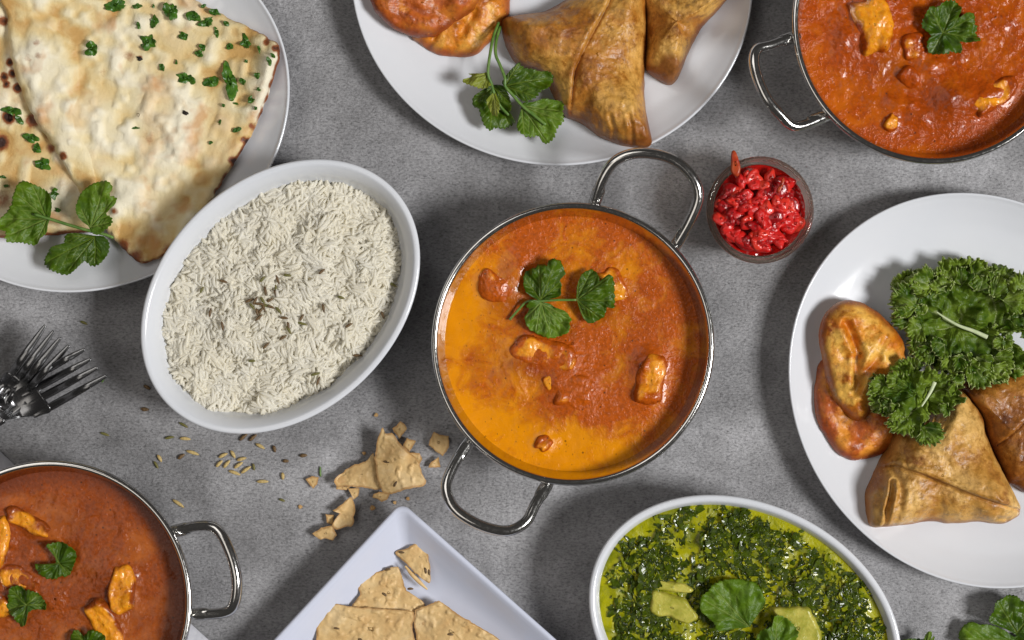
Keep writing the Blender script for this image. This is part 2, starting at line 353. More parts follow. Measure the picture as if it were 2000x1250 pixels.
# ------------------------------------------------------------------ crockery
def ell(cx, cy, a, b, ang, px, py):
    """elliptic radius; ang is the world-space (y up) angle of the major axis"""
    dx, dy = px - cx, -(py - cy); u = dx * math.cos(ang) + dy * math.sin(ang); v = -dx * math.sin(ang) + dy * math.cos(ang)
    return np.hypot(u / a, v / b)
PE = [0, .60, .72, .84, .93, .975, 1]; PZ = [.0065, .0065, .0074, .0105, .0152, .0186, .0198]
def plate(label, cx, cy, a, b, ang):
    ang = math.radians(ang); k = S * (1 - .0198 / H)
    o = thing('dinner_plate', label, 'plate', cx, cy)
    e_ = np.r_[np.linspace(0.001, .6, 6), np.linspace(.63, .985, 22)]
    prof = [(a * k * e, b * k * e, float(np.interp(e, PE, PZ))) for e in e_]
    prof = [(a * k * e, b * k * e, z) for e, z in smooth_prof(list(zip(e_, [p[2] for p in prof])))]
    A, B = a * k, b * k
    for d, z in ((.0012, .0197), (.0004, .0197), (0, .0190), (.0003, .0180), (.004, .0155)): prof.append((A - d, B - d, z))
    for e, z in ((.90, .0100), (.80, .0052), (.62, .0028), (.61, .0006), (.60, .0003), (.57, .0003), (.56, .0020), (.001, .0020)): prof.append((A * e, B * e, z))
    ringlathe('body', M['ceramic'], o, cx, cy, .0198, prof, A, B, ang, 160)
    def bz(x, y, off=.0006):
        e = ell(cx, cy, a, b, ang, x, y); return np.interp(e, PE, PZ) + off
    return o, bz
def smooth_prof(pr):
    e, z = map(np.array, zip(*pr)); z2 = z.copy()
    for _ in range(2): z2[1:-1] = (z2[:-2] + 2 * z2[1:-1] + z2[2:]) / 4
    return list(zip(e, z2))
p_left, bz_left = plate('large white oval plate holding the naan, in the top left corner', 185, 221.5, 394, 335, -150.8)
p_top, bz_top = plate('white plate at the top centre carrying samosas, puris and a coriander sprig', 1078, -40, 394, 362, -12)
p_right, bz_right = plate('white plate at the right edge with curly kale, samosas and puris', 1917, 763, 402, 361, -52)

def oval_dish(label, cx, cy, a, b, ang, h, lev, wall):
    ang = math.radians(ang); k = S * (1 - h / H); A, B = a * k, b * k
    o = thing('oval_dish', label, 'serving dish', cx, cy)
    pr = [(0, h - .0016), (.0003, h - .0006), (.0010, h - .0001), (.0022, h), (.0034, h - .0004), (.0042, h - .0014)]
    pr = pr[::-1]
    inner = [(.0048, h - .004), (.0062, h - .010), (.0085, h - .018), (.0125, h - .027), (.019, h - .035), (.028, .008), (.045, .007), (B - .001, .007)][::-1]
    prof = [(A - d * wall if d < .02 else A - d, B - d * wall if d < .02 else B - d, z) for d, z in inner] + [(A - d, B - d, z) for d, z in pr]
    outer = [(.0004, h - .004), (.0018, h - .012), (.0048, h - .022), (.010, h - .032), (.018, .006), (.024, .002), (.028, .0003), (.033, .0003), (B - .001, .002)]
    prof += [(A - d, B - d, z) for d, z in outer]
    ringlathe('body', M['ceramic'], o, cx, cy, h, prof, A, B, ang, 160)
    return o
HR = .046
oval_dish('deep white oval dish heaped with boiled rice', 547, 579, 306, 231, 43.2, HR, .034, 1.5)
HP = .044
oval_dish('deep white oval dish of green spinach curry at the bottom edge', 1456, 1226, 320, 242, -26.6, HP, .037, 1.15)

# ------------------------------------------------------------------ karahi pans
HK = .052
def karahi(label, cx, cy, R, paths):
    o = thing('karahi_pan', label, 'pan', cx, cy)
    k = S * (1 - HK / H); r = R * k
    pr = [(.0005, .0075), (.046, .0075), (.058, .012), (.0675, .023), (.0712, .034), (.0735, .042), (.0758, .0495), (.0772, .0512)]
    pr = [(a * r / .0795, z) for a, z in pr]
    out = [(.0782, .0505), (.0779, .046), (.0765, .038), (.073, .027), (.064, .012), (.052, .0035), (.046, .0004), (.0425, .0004), (.041, .003), (.0005, .003)]
    pr += [(a * r / .0795, z) for a, z in out]
    # a smooth version of the profile
    P = np.array(pr); P = cr(P, False, 4)
    ringlathe('bowl', M['steel'], o, cx, cy, HK, [(a, a, z) for a, z in P], r, r, 0, 160)
    c = PX(cx, cy, HK); a = np.linspace(0, 2 * np.pi, 161)[:-1]; b = np.linspace(0, 2 * np.pi, 13)[:-1]
    rr = .0019; V = [[c[0] + (r - rr + rr * math.cos(q)) * math.cos(p), c[1] + (r - rr + rr * math.cos(q)) * math.sin(p), .0508 + rr * math.sin(q)] for p in a for q in b]
    f = [(i * 12 + j, ((i + 1) % 160) * 12 + j, ((i + 1) % 160) * 12 + (j + 1) % 12, i * 12 + (j + 1) % 12) for i in range(160) for j in range(12)]
    mk('rim', V, f, M['steel'], o)
    for path in paths:
        n = len(path); z = [.0455 + .0125 * math.sin(math.pi * i / (n - 1)) ** .8 for i in range(n)]
        W = pxpath(path, z)
        hd = tube('handle', M['steel'], o, W, [.0031] * 9, 14)
        for i, j in ((0, 1), (-1, -2)):
            d = W[j] - W[i]; d /= np.linalg.norm(d); q = np.array([W[i] - d * .002, W[i] + d * .003, W[i] + d * .009, W[i] + d * .012])
            q[:, 2] += .0006
            tube('handle_tab', M['steel'], hd, q, [.0030, .0036, .0037, .0030], 12, .62)
    return o
def opp(path, cx, cy): return [(2 * cx - x, 2 * cy - y) for x, y in path]
hc1 = [(1160, 402), (1176, 352), (1203, 314), (1250, 299), (1310, 310), (1350, 343), (1364, 383), (1348, 430), (1318, 482)]
hc2 = [(916, 862), (885, 912), (872, 953), (888, 993), (934, 1024), (988, 1037), (1026, 1020), (1046, 984), (1072, 940)]
karahi('two-handled steel karahi full of golden orange curry at the centre', 1119, 672, 277, [hc1, hc2])
hb = [(336, 1038), (392, 1027), (425, 1035), (449, 1078), (462, 1130), (458, 1176), (438, 1196), (370, 1201)]
karahi('steel karahi of brick red curry in the bottom left corner', 98, 1176, 277, [hb, opp(hb, 98, 1176)])
ht = [(1554, 70), (1508, 87), (1478, 98), (1474, 132), (1494, 186), (1522, 222), (1556, 247), (1614, 226)]
karahi('steel karahi of orange curry in the top right corner', 1826, 42, 279, [ht, opp(ht, 1826, 42)])

# ------------------------------------------------------------------ curries
LV = .0375
def blobh(x, y, cx, cy, w, h, a):
    ca, sa = math.cos(math.radians(a)), math.sin(math.radians(a)); u = ((x - cx) * ca + (y - cy) * sa) / w; v = (-(x - cx) * sa + (y - cy) * ca) / h
    return np.exp(-(u * u + v * v) * 1.1)
def curry(label, cx, cy, R, mat, chunks, goldf, darkf, seed, amp=1.0):
    o = thing('curry', label, 'curry', cx, cy, .02)
    th = np.linspace(0, 2 * np.pi, 361)[:-1]
    out = np.stack([cx + R * np.cos(th), cy + R * np.sin(th)], 1)
    def hf(x, y, r, D):
        h = amp * (.0007 * fbm(x, y, 70, 3, seed) + .0003 * fbm(x, y, 16, 3, seed + 1)) * sst(0, .25, 1 - r)
        h = h + .0010 * np.exp(-D / 5) * 1.0
        for c in chunks: h = h + c[6] * blobh(x, y, c[0], c[1], c[2] * .62, c[3] * .62, c[4])
        return h
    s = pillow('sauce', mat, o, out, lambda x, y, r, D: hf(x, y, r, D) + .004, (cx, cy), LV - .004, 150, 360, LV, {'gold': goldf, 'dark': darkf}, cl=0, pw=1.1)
    # only the top sheet and a short skirt are needed: the pan is opaque
    for i, c in enumerate(chunks):
        if not c[5]: continue
        x0, y0, w_, h_, a, zt = c[:6]; ca, sa = math.cos(math.radians(a)), math.sin(math.radians(a)); rr = np.random.RandomState(seed * 50 + i)
        pts = []
        for q in range(11):
            t_ = q / 11 * 2 * math.pi; k = (abs(math.cos(t_)) ** 4 + abs(math.sin(t_)) ** 4) ** (-1 / 4) * rr.uniform(.84, 1.10) * .5
            u, v = 1.15 * w_ * k * math.cos(t_), 1.15 * h_ * k * math.sin(t_); pts.append((x0 + u * ca - v * sa, y0 + u * sa + v * ca))
        tilt = rr.uniform(-.3, .3, 2); W = rnd(zt * .78, min(w_, h_) * .36); gg = c[7]
        def ch(x, y, r, D): return W(D) * (1 + tilt[0] * (x - x0) / w_ + tilt[1] * (y - y0) / h_ + .40 * fbm(x, y, 34, 2, i + 3)) + .0004 * fbm(x, y, 14, 2, i + 7) * .6 + .0001 * np.sin((x * ca + y * sa) / 2.6 + 3 * fbm(x, y, 16, 2, i)) * sst(2, 9, D)
        pillow('chicken_chunk', mat, o, pts, ch, (x0, y0), LV - .0006 + c[6] * .45, 40, 120, LV, {'gold': lambda x, y, r, D: .35 * goldf(x, y, .5 + 0 * x, D), 'meat': lambda x, y, r, D: gg * .95 + .6 * fbm(x, y, 34, 2, i) + .08 - .55 * sst(.6, 1, r), 'dark': lambda x, y, r, D: .3 * sst(.8, 1, r)}, en=(3, 26, i))
    return o
cc = [  # cx cy w h angle chunk-height sauce-rise gold
    (968, 562, 66, 50, 25, .0042, .0030, .15), (1008, 525, 40, 60, 20, 0, .0028, 0), (1062, 690, 110, 56, 14, .0040, .0036, .25), (1010, 728, 60, 80, 20, 0, .0030, 0),
    (1196, 556, 44, 60, -30, .0032, .002, .75), (1120, 765, 74, 60, 10, .003, .0030, .1), (1272, 742, 48, 84, 14, .0052, .0030, .62), (1262, 705, 50, 40, 0, 0, .0028, 0),
    (1062, 866, 30, 34, 30, .0032, .0022, .1), (1108, 700, 40, 30, 60, .0042, .002, .6), (1080, 745, 30, 40, 70, .003, .002, .7)]
def g_mid(x, y, r, D):
    u = (x - 1119) / 250; v = (y - 672) / 250
    lb = sst(-.55, .75, (-u + .75 * v) / 1.2 + .25 * fbm(x, y, 160, 2, 15))
    f = .30 + .62 * sst(.52, .98, r + .10 * fbm(x, y, 70, 3, 5)) * lb + .34 * blobh(x, y, 1215, 625, 70, 50, 30) + .30 * blobh(x, y, 1150, 860, 110, 40, -8) + .22 * blobh(x, y, 980, 650, 50, 90, 0) + .30 * fbm(x, y, 95, 3, 6) - .15 * sst(.1, .9, u - v)
    return np.clip(f, 0, 1)
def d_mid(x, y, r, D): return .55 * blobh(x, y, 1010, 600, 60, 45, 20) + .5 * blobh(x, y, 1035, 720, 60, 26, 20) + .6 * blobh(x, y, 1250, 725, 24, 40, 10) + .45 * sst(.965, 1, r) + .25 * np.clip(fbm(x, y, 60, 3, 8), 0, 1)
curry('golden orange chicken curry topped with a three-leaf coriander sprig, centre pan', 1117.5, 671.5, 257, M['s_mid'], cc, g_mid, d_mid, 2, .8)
ct = [(1704, 52, 66, 96, -14, .0072, .004, .92), (1782, 88, 40, 46, -10, .0046, .003, .45), (1862, 190, 80, 64, 10, 0, .0060, 0), (1938, 188, 90, 42, -30, .0046, .003, .75), (1742, 238, 24, 30, 30, .004, .002, .6),
      (1776, 150, 40, 30, 40, .0034, .003, .35), (1650, 78, 40, 60, 10, 0, .003, 0), (1760, 205, 60, 26, 5, 0, .003, 0), (1800, 225, 60, 40, 0, 0, .0028, 0), (1815, 130, 40, 40, 0, 0, .003, 0)]
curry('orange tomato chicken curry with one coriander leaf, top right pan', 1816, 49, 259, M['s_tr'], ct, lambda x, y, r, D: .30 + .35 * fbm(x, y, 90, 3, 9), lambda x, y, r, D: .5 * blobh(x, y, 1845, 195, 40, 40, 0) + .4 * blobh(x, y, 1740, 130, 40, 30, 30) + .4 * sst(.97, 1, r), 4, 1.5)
cb = [(-6, 1062, 44, 100, 6, .0052, .003, .95), (56, 1020, 84, 30, 26, .0042, .003, .85), (238, 1148, 44, 88, 4, .0066, .003, .9), (206, 1218, 46, 92, -32, .0056, .003, .85), (34, 1130, 60, 40, 10, .003, .003, .5), (62, 1150, 30, 30, 0, .003, .002, .3),
      (200, 1120, 50, 60, 0, 0, .003, 0), (100, 1165, 40, 50, 0, 0, .002, 0), (0, 1185, 40, 40, 0, .004, .002, .5)]
curry('brick red chicken curry with three scattered coriander leaves, bottom left pan', 109, 1169, 258, M['s_bl'], cb, lambda x, y, r, D: .35 + .5 * fbm(x, y, 80, 4, 12) - .5 * r ** 6, lambda x, y, r, D: .7 * sst(.80, .97, r) + .7 * blobh(x, y, 205, 1160, 26, 40, 0) + .25 * np.clip(fbm(x, y, 50, 3, 3), 0, 1), 6, 1.3)  # blob in the dark mask paints a chicken chunk's shadow on its left

# ------------------------------------------------------------------ leaves
def leaf(name, outline, base, z, mat, parent=None, veins=None, teeth=(8.5, 3.6), wav=.0022, lift=.002, seed=0, zref=None, zf=None, part=True):
    o = resample(cr(outline, True, 10), 260); b = np.array(base, float)
    per = np.r_[0, np.cumsum(np.hypot(*np.diff(np.vstack([o, o[:1]]), axis=0).T))]; L = per[-1]; s = per[:-1]
    nT = max(6, round(L / teeth[0])); ph = s / L * nT + .35 * fbm(s, s * 0, 30, 2, seed)
    saw = (ph % 1); tooth = np.where(saw < .75, saw / .75, (1 - saw) / .25) ** .8
    d = o - b; R = np.hypot(*d.T) + 1e-6; wgt = np.clip(R / (R.max() * .35), 0, 1)
    o = b + d * ((1 - (teeth[1] * (1 - tooth) * wgt) / R * (1 + .5 * fbm(s, s * 0, 40, 2, seed + 4))))[:, None]
    d = o - b; R = np.hypot(*d.T); Rm = R.max()
    nr = 22; r = np.linspace(0, 1, nr)
    X = b[0] + d[None, :, 0] * r[:, None]; Y = b[1] + d[None, :, 1] * r[:, None]; rad = np.hypot(X - b[0], Y - b[1]) / Rm
    th = np.arctan2(Y - b[1], X - b[0])
    if veins is None:   # main veins run to the farthest points of the outline
        idx = [i for i in range(len(R)) if R[i] == R[np.arange(i - 14, i + 15) % len(R)].max() and R[i] > .5 * Rm]
        veins = [o[i] for i in idx]
    vm = np.zeros_like(X)
    for v in veins:
        v = np.array(v, float); dd, _ = segd(X, Y, [tuple(b), tuple(b + (v - b) * .92)]); vm = np.maximum(vm, np.exp(-(dd / 1.5) ** 2) * (1 - .45 * rad))
        dirv = (v - b); ll = np.hypot(*dirv); ux, uy = dirv / ll
        for q in (.3, .48, .66):
            for sg in (-1, 1):
                a = math.radians(38) * sg; ex, ey = ux * math.cos(a) - uy * math.sin(a), ux * math.sin(a) + uy * math.cos(a)
                p0 = b + dirv * q; p1 = p0 + np.array([ex, ey]) * ll * .30; dd, _ = segd(X, Y, [tuple(p0), tuple(p1)]); vm = np.maximum(vm, .55 * np.exp(-(dd / 1.1) ** 2))
    Z = wav * rad * np.sin(th * 5 + seed) * .7 + wav * 1.1 * fbm(X, Y, 26, 2, seed + 2) * (.3 + rad) + .0005 * np.sin(th * 17 + seed) * rad - .0005 * vm + lift * rad * (1 - .5 * rad)
    zb = zf(X, Y) if zf is not None else z
    Z = np.maximum(Z, -.0016 if zf is None else -.0001) + zb
    V = PX(X, Y, Z, zref if zref is not None else (z or .02)).reshape(-1, 3)
    n = 260; f = gridfaces(nr, n, 0)
    ob = mk(name, V, f, mat, parent, {'vein': vm, 'rad': rad})
    sm = ob.modifiers.new('thickness', 'SOLIDIFY'); sm.thickness = .0002; sm.offset = 0
    return ob
def stem(pts, z, parent, rad=.0007, mat=None): return tube('stem', mat or M['stem'], parent, pxpath(pts, z), rad, 8, m=max(12, len(pts) * 5))
# sprig on the naan plate
A = lambda p: tr(p, 2.0833, 0, 0)
o = thing('coriander_sprig', 'three-leaf coriander sprig lying across the naan at the top left plate', 'herb', 130, 430, .02)
leaf('leaf', A([(205, 885), (215, 830), (205, 790), (175, 765), (130, 745), (90, 735), (62, 770), (48, 820), (15, 870), (-5, 890), (-20, 915), (0, 935), (22, 945), (28, 985), (80, 990), (140, 1000), (165, 975), (190, 950), (196, 915)]), A([(190, 892)])[0], .0255, M['leaf'], o, A([(30, 960), (60, 780), (0, 890), (130, 750), (150, 990)]), seed=1)
leaf('leaf', A([(355, 915), (325, 892), (308, 850), (318, 800), (350, 762), (400, 738), (442, 736), (462, 762), (450, 790), (477, 803), (470, 832), (436, 852), (433, 868), (460, 885), (462, 912), (430, 940), (400, 957), (375, 948)]), A([(368, 925)])[0], .0285, M['leaf'], o, A([(330, 850), (430, 750), (450, 905), (465, 810)]), seed=2)
leaf('leaf', A([(385, 958), (300, 948), (262, 958), (255, 990), (210, 1005), (183, 1040), (176, 1076), (215, 1105), (270, 1122), (310, 1100), (345, 1068), (375, 1087), (412, 1075), (442, 1030), (447, 990), (425, 962)]), A([(385, 965)])[0], .0225, M['leafd'], o, A([(180, 1070), (275, 1110), (390, 1080), (270, 960)]), seed=3)
stem(A([(140, 872), (200, 890), (280, 915), (360, 938), (430, 955), (462, 968)]), [.027, .0272, .0275, .028, .0255, .0245], o, .0009)
# sprig on the top plate
B = lambda p: tr(p, 5, 900, 40)
o = thing('coriander_sprig', 'leafy coriander sprig with long bent stems, leaning against a samosa on the top plate', 'herb', 990, 180, .01)
leaf('leaf', B([(330, 625), (430, 640), (470, 720), (490, 790), (500, 860), (480, 920), (530, 1000), (440, 1060), (330, 1060), (290, 1085), (230, 1040), (190, 940), (170, 870), (120, 840), (112, 760), (180, 700), (280, 640)]), B([(318, 650)])[0], .020, M['leafd'], o, B([(290, 1070), (480, 1040), (130, 800), (480, 800)]), seed=4)
leaf('leaf', B([(620, 800), (720, 790), (820, 758), (900, 770), (1005, 800), (1005, 900), (1012, 985), (950, 1060), (920, 1150), (850, 1208), (800, 1190), (780, 1130), (700, 1147), (625, 1140), (548, 1070), (560, 980), (590, 930), (590, 850)]), B([(598, 835)])[0], .022, M['leaf'], o, B([(850, 1200), (990, 890), (1000, 990), (620, 1130)]), seed=5)
leaf('leaf', B([(405, 620), (405, 595), (430, 550), (480, 490), (540, 430), (570, 408), (620, 450), (700, 468), (780, 490), (850, 492), (903, 530), (905, 590), (860, 660), (790, 700), (740, 760), (640, 802), (590, 780), (520, 710), (450, 655)]), B([(432, 640)])[0], .024, M['leafd'], o, B([(570, 420), (890, 550), (740, 750)]), seed=6)
leaf('leaf', B([(265, 505), (190, 520), (120, 520), (70, 515), (100, 545), (10, 580), (50, 622), (150, 660), (210, 672), (260, 662), (300, 630), (285, 560)]), B([(270, 520)])[0], .026, M['leafy'], o, B([(20, 585), (210, 665)]), seed=7)
leaf('leaf', B([(330, 705), (265, 755), (245, 800), (270, 860), (300, 920), (350, 947), (378, 890), (382, 830), (360, 765)]), B([(322, 705)])[0], .0265, M['leafy'], o, B([(350, 940)]), seed=8)
stem(B([(370, 20), (320, 150), (290, 300), (265, 510), (300, 620), (322, 700), (380, 830), (470, 925)]), [.018, .022, .026, .027, .026, .026, .0235, .0225], o, .00085)
stem(B([(385, 60), (345, 200), (340, 330), (380, 430), (430, 560), (432, 640), (500, 720), (600, 832), (720, 930), (830, 1020)]), [.018, .022, .025, .026, .0265, .026, .025, .0245, .0245, .0248], o, .0009)
# sprig on the centre curry
D_ = lambda p: tr(p, 6.58, 980, 490)
o = thing('coriander_sprig', 'three rounded coriander leaves on one thin stem, on the golden curry of the centre pan', 'herb', 1085, 585, .038)
leaf('leaf', D_([(500, 635), (400, 600), (300, 520), (272, 400), (290, 280), (350, 235), (430, 210), (480, 165), (590, 180), (600, 120), (650, 98), (750, 120), (790, 200), (822, 290), (760, 335), (772, 450), (758, 570), (650, 612)]), D_([(500, 632)])[0], .0435, M['leafd'], o, D_([(300, 350), (480, 180), (700, 120), (760, 400)]), (14, 2.2), .0032, .002, 9)
leaf('leaf', D_([(500, 655), (400, 630), (308, 700), (345, 765), (288, 870), (340, 1000), (440, 1062), (540, 1110), (640, 1130), (780, 1090), (870, 1030), (882, 920), (902, 880), (820, 775), (740, 762), (620, 680)]), D_([(505, 665)])[0], .0430, M['leaf'], o, D_([(300, 880), (440, 1050), (640, 1120), (860, 1030), (880, 890)]), (14, 2.2), .0028, .001, 10)
leaf('leaf', D_([(960, 600), (962, 540), (970, 440), (1020, 310), (1080, 258), (1170, 232), (1240, 310), (1270, 420), (1330, 330), (1400, 305), (1450, 400), (1455, 520), (1462, 640), (1440, 742), (1370, 712), (1330, 830), (1270, 880), (1140, 937), (1060, 880), (1010, 780), (985, 690)]), D_([(965, 632)])[0], .0440, M['leafd'], o, D_([(1160, 240), (1400, 320), (1450, 640), (1270, 870), (1080, 890), (1000, 350)]), (12, 2.4), .0034, .002, 11)
stem(D_([(-60 + 160, 885), (210, 760), (330, 650), (500, 645), (700, 632), (960, 630)]), [.0392, .0405, .0422, .0435, .0440, .0442], o, .0007)
# single leaves on the other curries
Et = lambda p: tr(p, 2.314, 1440, 0)
leaf('coriander_leaf', Et([(835, 120), (838, 85), (868, 30), (905, 28), (938, 3), (985, 3), (1010, 38), (1000, 78), (1042, 55), (1076, 62), (1078, 100), (1092, 120), (1085, 150), (1098, 186), (1040, 195), (1005, 192), (1015, 215), (1008, 242), (960, 238), (950, 248), (900, 248), (865, 236), (855, 190), (868, 160)]), Et([(932, 148)])[0], .0440, M['leafd'], None, Et([(870, 40), (985, 10), (1080, 70), (1090, 180), (880, 240)]), (9, 3), .003, .002, 12)
tag(C.objects[-1], 'single coriander leaf on the orange curry, top right pan', 'herb leaf')
F_ = lambda p: tr(p, 3.206, 0, 860)
for pts, b, lab, sd in (
    ([(290, 655), (335, 637), (400, 638), (455, 668), (477, 720), (466, 790), (430, 852), (372, 857), (358, 870), (300, 870), (240, 835), (215, 775), (262, 800), (315, 812), (340, 782), (348, 740), (330, 690)], (372, 770), 'curled crescent coriander leaf near the middle of the brick red curry', 13),
    ([(60, 922), (130, 908), (165, 942), (182, 928), (240, 952), (265, 990), (298, 1030), (285, 1062), (220, 1062), (182, 1082), (165, 1150), (130, 1172), (95, 1130), (85, 1100), (32, 1065), (45, 1000)], (168, 1030), 'fan-shaped coriander leaf on the brick red curry near the left edge', 14),
    ([(438, 1250), (450, 1200), (482, 1188), (520, 1222), (570, 1180), (622, 1198), (668, 1230), (672, 1290), (550, 1330), (450, 1305)], (545, 1290), 'coriander leaf cut by the bottom edge of the photo, on the brick red curry', 15)):
    tag(leaf('coriander_leaf', F_(pts), F_([b])[0], .0422, M['leafd'], None, None, (10, 2.6), .0028, .001, sd), lab, 'herb leaf')
G_ = lambda p: tr(p, 3.03, 1120, 940)
for pts, b, lab, sd in (
    ([(1045, 860), (1065, 790), (1135, 720), (1122, 668), (1080, 600), (1020, 582), (940, 572), (880, 580), (820, 608), (788, 650), (748, 690), (748, 760), (788, 800), (825, 835), (850, 885), (900, 872), (960, 850), (1010, 845)], (1040, 860), 'large fan-shaped coriander leaf on the green spinach curry', 16),
    ([(1190, 788), (1250, 800), (1300, 840), (1333, 890), (1315, 945), (1285, 1000), (1150, 1010), (1080, 955), (1110, 880), (1170, 850)], (1190, 990), 'smaller coriander leaf at the bottom edge of the spinach curry, overlapping a paneer cube', 17)):
    tag(leaf('coriander_leaf', G_(pts), G_([b])[0], .0440, M['leaf'], None, None, (9, 2.6), .0026, .002, sd), lab, 'herb leaf')
# coriander on the table, bottom right
Q_ = lambda p: tr(p, 7.69, 1740, 1130)
o = thing('coriander_sprig', 'dark green coriander sprig lying on the grey table in the bottom right corner', 'herb', 1960, 1220, 0)
leaf('leaf', Q_([(1450, 600), (1500, 500), (1520, 400), (1560, 320), (1700, 258), (1780, 235), (1900, 260), (1980, 330), (2100, 350), (2250, 450), (2250, 750), (2000, 900), (1800, 800), (1650, 720), (1480, 660)]), Q_([(1900, 820)])[0], .012, M['leafd'], o, None, (7.5, 2.8), .003, .004, 18)
leaf('leaf', Q_([(1025, 830), (1080, 720), (1150, 658), (1222, 640), (1290, 680), (1440, 680), (1600, 720), (1750, 800), (1850, 900), (1800, 1080), (1300, 1080), (1100, 1000), (1025, 920)]), Q_([(1790, 930)])[0], .008, M['leaf'], o, None, (7.5, 2.8), .003, .003, 19)
leaf('leaf', Q_([(1800, 920), (1900, 860), (2050, 800), (2250, 850), (2300, 1100), (1900, 1150)]), Q_([(1810, 940)])[0], .006, M['leafd'], o, None, (7.5, 2.8), .003, .003, 20)
o = thing('coriander_sprig', 'small narrow coriander tip on the table beside the spinach dish, cut by the bottom edge', 'herb', 1810, 1250, 0)
leaf('leaf', Q_([(480, 960), (500, 860), (530, 790), (560, 762), (598, 800), (592, 890), (620, 855), (650, 860), (648, 910), (600, 980), (540, 1040)]), Q_([(540, 1020)])[0], .010, M['leaf'], o, None, (9, 2), .002, .003, 21)
leaf('leaf', Q_([(100, 940), (200, 890), (330, 890), (460, 900), (480, 960), (420, 1060), (200, 1060)]), Q_([(480, 1020)])[0], .006, M['leafd'], o, None, (8, 2.4), .002, .003, 22)
stem(Q_([(600, 1150), (560, 1060), (540, 1000)]), [.004, .007, .010], o)

# ------------------------------------------------------------------ naan
def spots(x, y, L): 
    a = 0 * x
    for sx, sy, r_, k in L: a = np.maximum(a, k * np.exp(-(((x - sx) ** 2 + (y - sy) ** 2) / r_ ** 2) ** 1.3))
    return a
def naan_h(x, y, seed): 
    n1 = fbm(x, y, 74, 2, seed); n2 = fbm(x, y, 30, 2, seed + 1)
    return np.clip(.5 + .55 * n1, 0, 1.2) ** 1.2 * .75 + .35 * np.clip(n2, -.3, 1)
o2 = [(-130, 0), (0, -40), (60, 0), (90, 120), (140, 230), (200, 380), (215, 430), (180, 452), (120, 456), (60, 461), (0, 463), (-80, 450), (-150, 300)]
sp2 = [(17, 229, 13, 1), (0, 278, 15, 1), (8, 150, 9, .9), (12, 165, 8, .8), (20, 122, 8, .9), (8, 42, 10, .7), (24, 144, 8, .9), (34, 172, 9, 1), (62, 235, 14, .7), (98, 290, 10, .55), (5, 390, 22, .35), (95, 260, 10, .5)]
nb_ = thing('naan_bread', 'charred lower piece of naan sticking out from under the big folded naan', 'flatbread', 30, 250, .008)
zn2 = lambda x, y: bz_left(x, y)
N2 = rnd(.0075, 22)
f2 = lambda x, y, r, D: N2(D) * (.75 + .5 * naan_h(x, y, 7))
pillow('bread', M['naan'], nb_, o2, f2, (20, 230), zn2, 60, 260, .015, {'bump': lambda x, y, r, D: naan_h(x, y, 7), 'char': lambda x, y, r, D: spots(x, y, sp2) + .5 * sst(10, 2, D), 'butter': lambda x, y, r, D: .55 + .3 * fbm(x, y, 60, 2, 3)}, en=(3, 26, 2))
o1 = [(6, -30), (12, 30), (16, 90), (24, 135), (42, 185), (72, 242), (105, 292), (140, 355), (175, 412), (205, 452), (232, 480), (260, 506), (286, 514), (332, 490), (375, 442), (405, 398), (432, 352), (462, 306), (492, 256), (516, 200), (536, 150), (548, 97), (524, 74), (482, 50), (430, 25), (375, -5), (340, -40), (150, -70)]
fold = [(62, -20), (68, 20), (80, 35), (112, 62), (132, 82), (148, 96), (153, 130), (153, 190), (140, 225), (150, 262), (175, 300), (185, 345), (180, 390)]
sp1 = [(272, 112, 5, .6), (252, 108, 12, .35), (363, 221, 4, .5), (124, 305, 9, .65), (224, 412, 8, .45), (200, 140, 10, .2), (60, 115, 10, .22), (250, 440, 10, .2), (265, 502, 16, .55), (240, 480, 14, .6), (452, 312, 8, .7), (475, 272, 6, .8), (490, 245, 6, .6), (540, 98, 7, .8), (522, 85, 7, .7), (330, 488, 14, .4), (290, 268, 14, .25), (75, 85, 8, .3), (78, 110, 8, .3)]
N1 = rnd(.0085, 20)
def f1(x, y, r, D):
    d, s = segd(x, y, fold); side = np.where(s > 0, -1, 1)
    left = np.where(s > 0, 0, 1)
    fl = np.where(s < 0, 1.0, 0.0)
    step = .0012 * np.where(fl > 0, np.exp(-(d / 60) ** 2) * sst(-6, 14, d), 0)
    h = N1(D) * (.62 + .60 * naan_h(x, y, 1)) + step
    return h
def zn1(x, y): return bz_left(x, y) + .0035 + .0040 * sst(260, 60, x)
nt_ = thing('naan_bread', 'large pale folded naan wedge flecked with chopped herbs, on top of the other naan', 'flatbread', 280, 230, .012)
def chr1(x, y, r, D):
    rt = sst(330, 470, x + .45 * y - 60)
    return spots(x, y, sp1) + (.05 + .36 * rt) * sst(6, 0, D) * (1 + fbm(x, y, 16, 2, 4)) * sst(-260, 0, x - y + 200) * 1.0
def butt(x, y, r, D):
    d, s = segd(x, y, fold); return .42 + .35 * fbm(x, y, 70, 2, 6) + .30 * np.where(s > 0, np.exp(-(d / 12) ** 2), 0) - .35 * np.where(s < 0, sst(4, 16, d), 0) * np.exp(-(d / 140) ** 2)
pillow('bread', M['naan'], nt_, o1, f1, (270, 225), zn1, 130, 460, .02, {'bump': lambda x, y, r, D: naan_h(x, y, 1) * .9 + .12, 'char': chr1, 'butter': butt}, en=(2.2, 14, 5), pw=1.25)
print('fold test', segd(np.array([40.]), np.array([150.]), fold), segd(np.array([300.]), np.array([150.]), fold))
def naan_top(x, y):
    x = np.array([[float(x)]]); y = np.array([[float(y)]]); return float((zn1(x, y) + f1(x, y, 0 * x, 0 * x + 60))[0, 0])
def naan_top2(x, y):
    x = np.array([[float(x)]]); y = np.array([[float(y)]]); return float((zn2(x, y) + f2(x, y, 0 * x, 0 * x + 60))[0, 0])
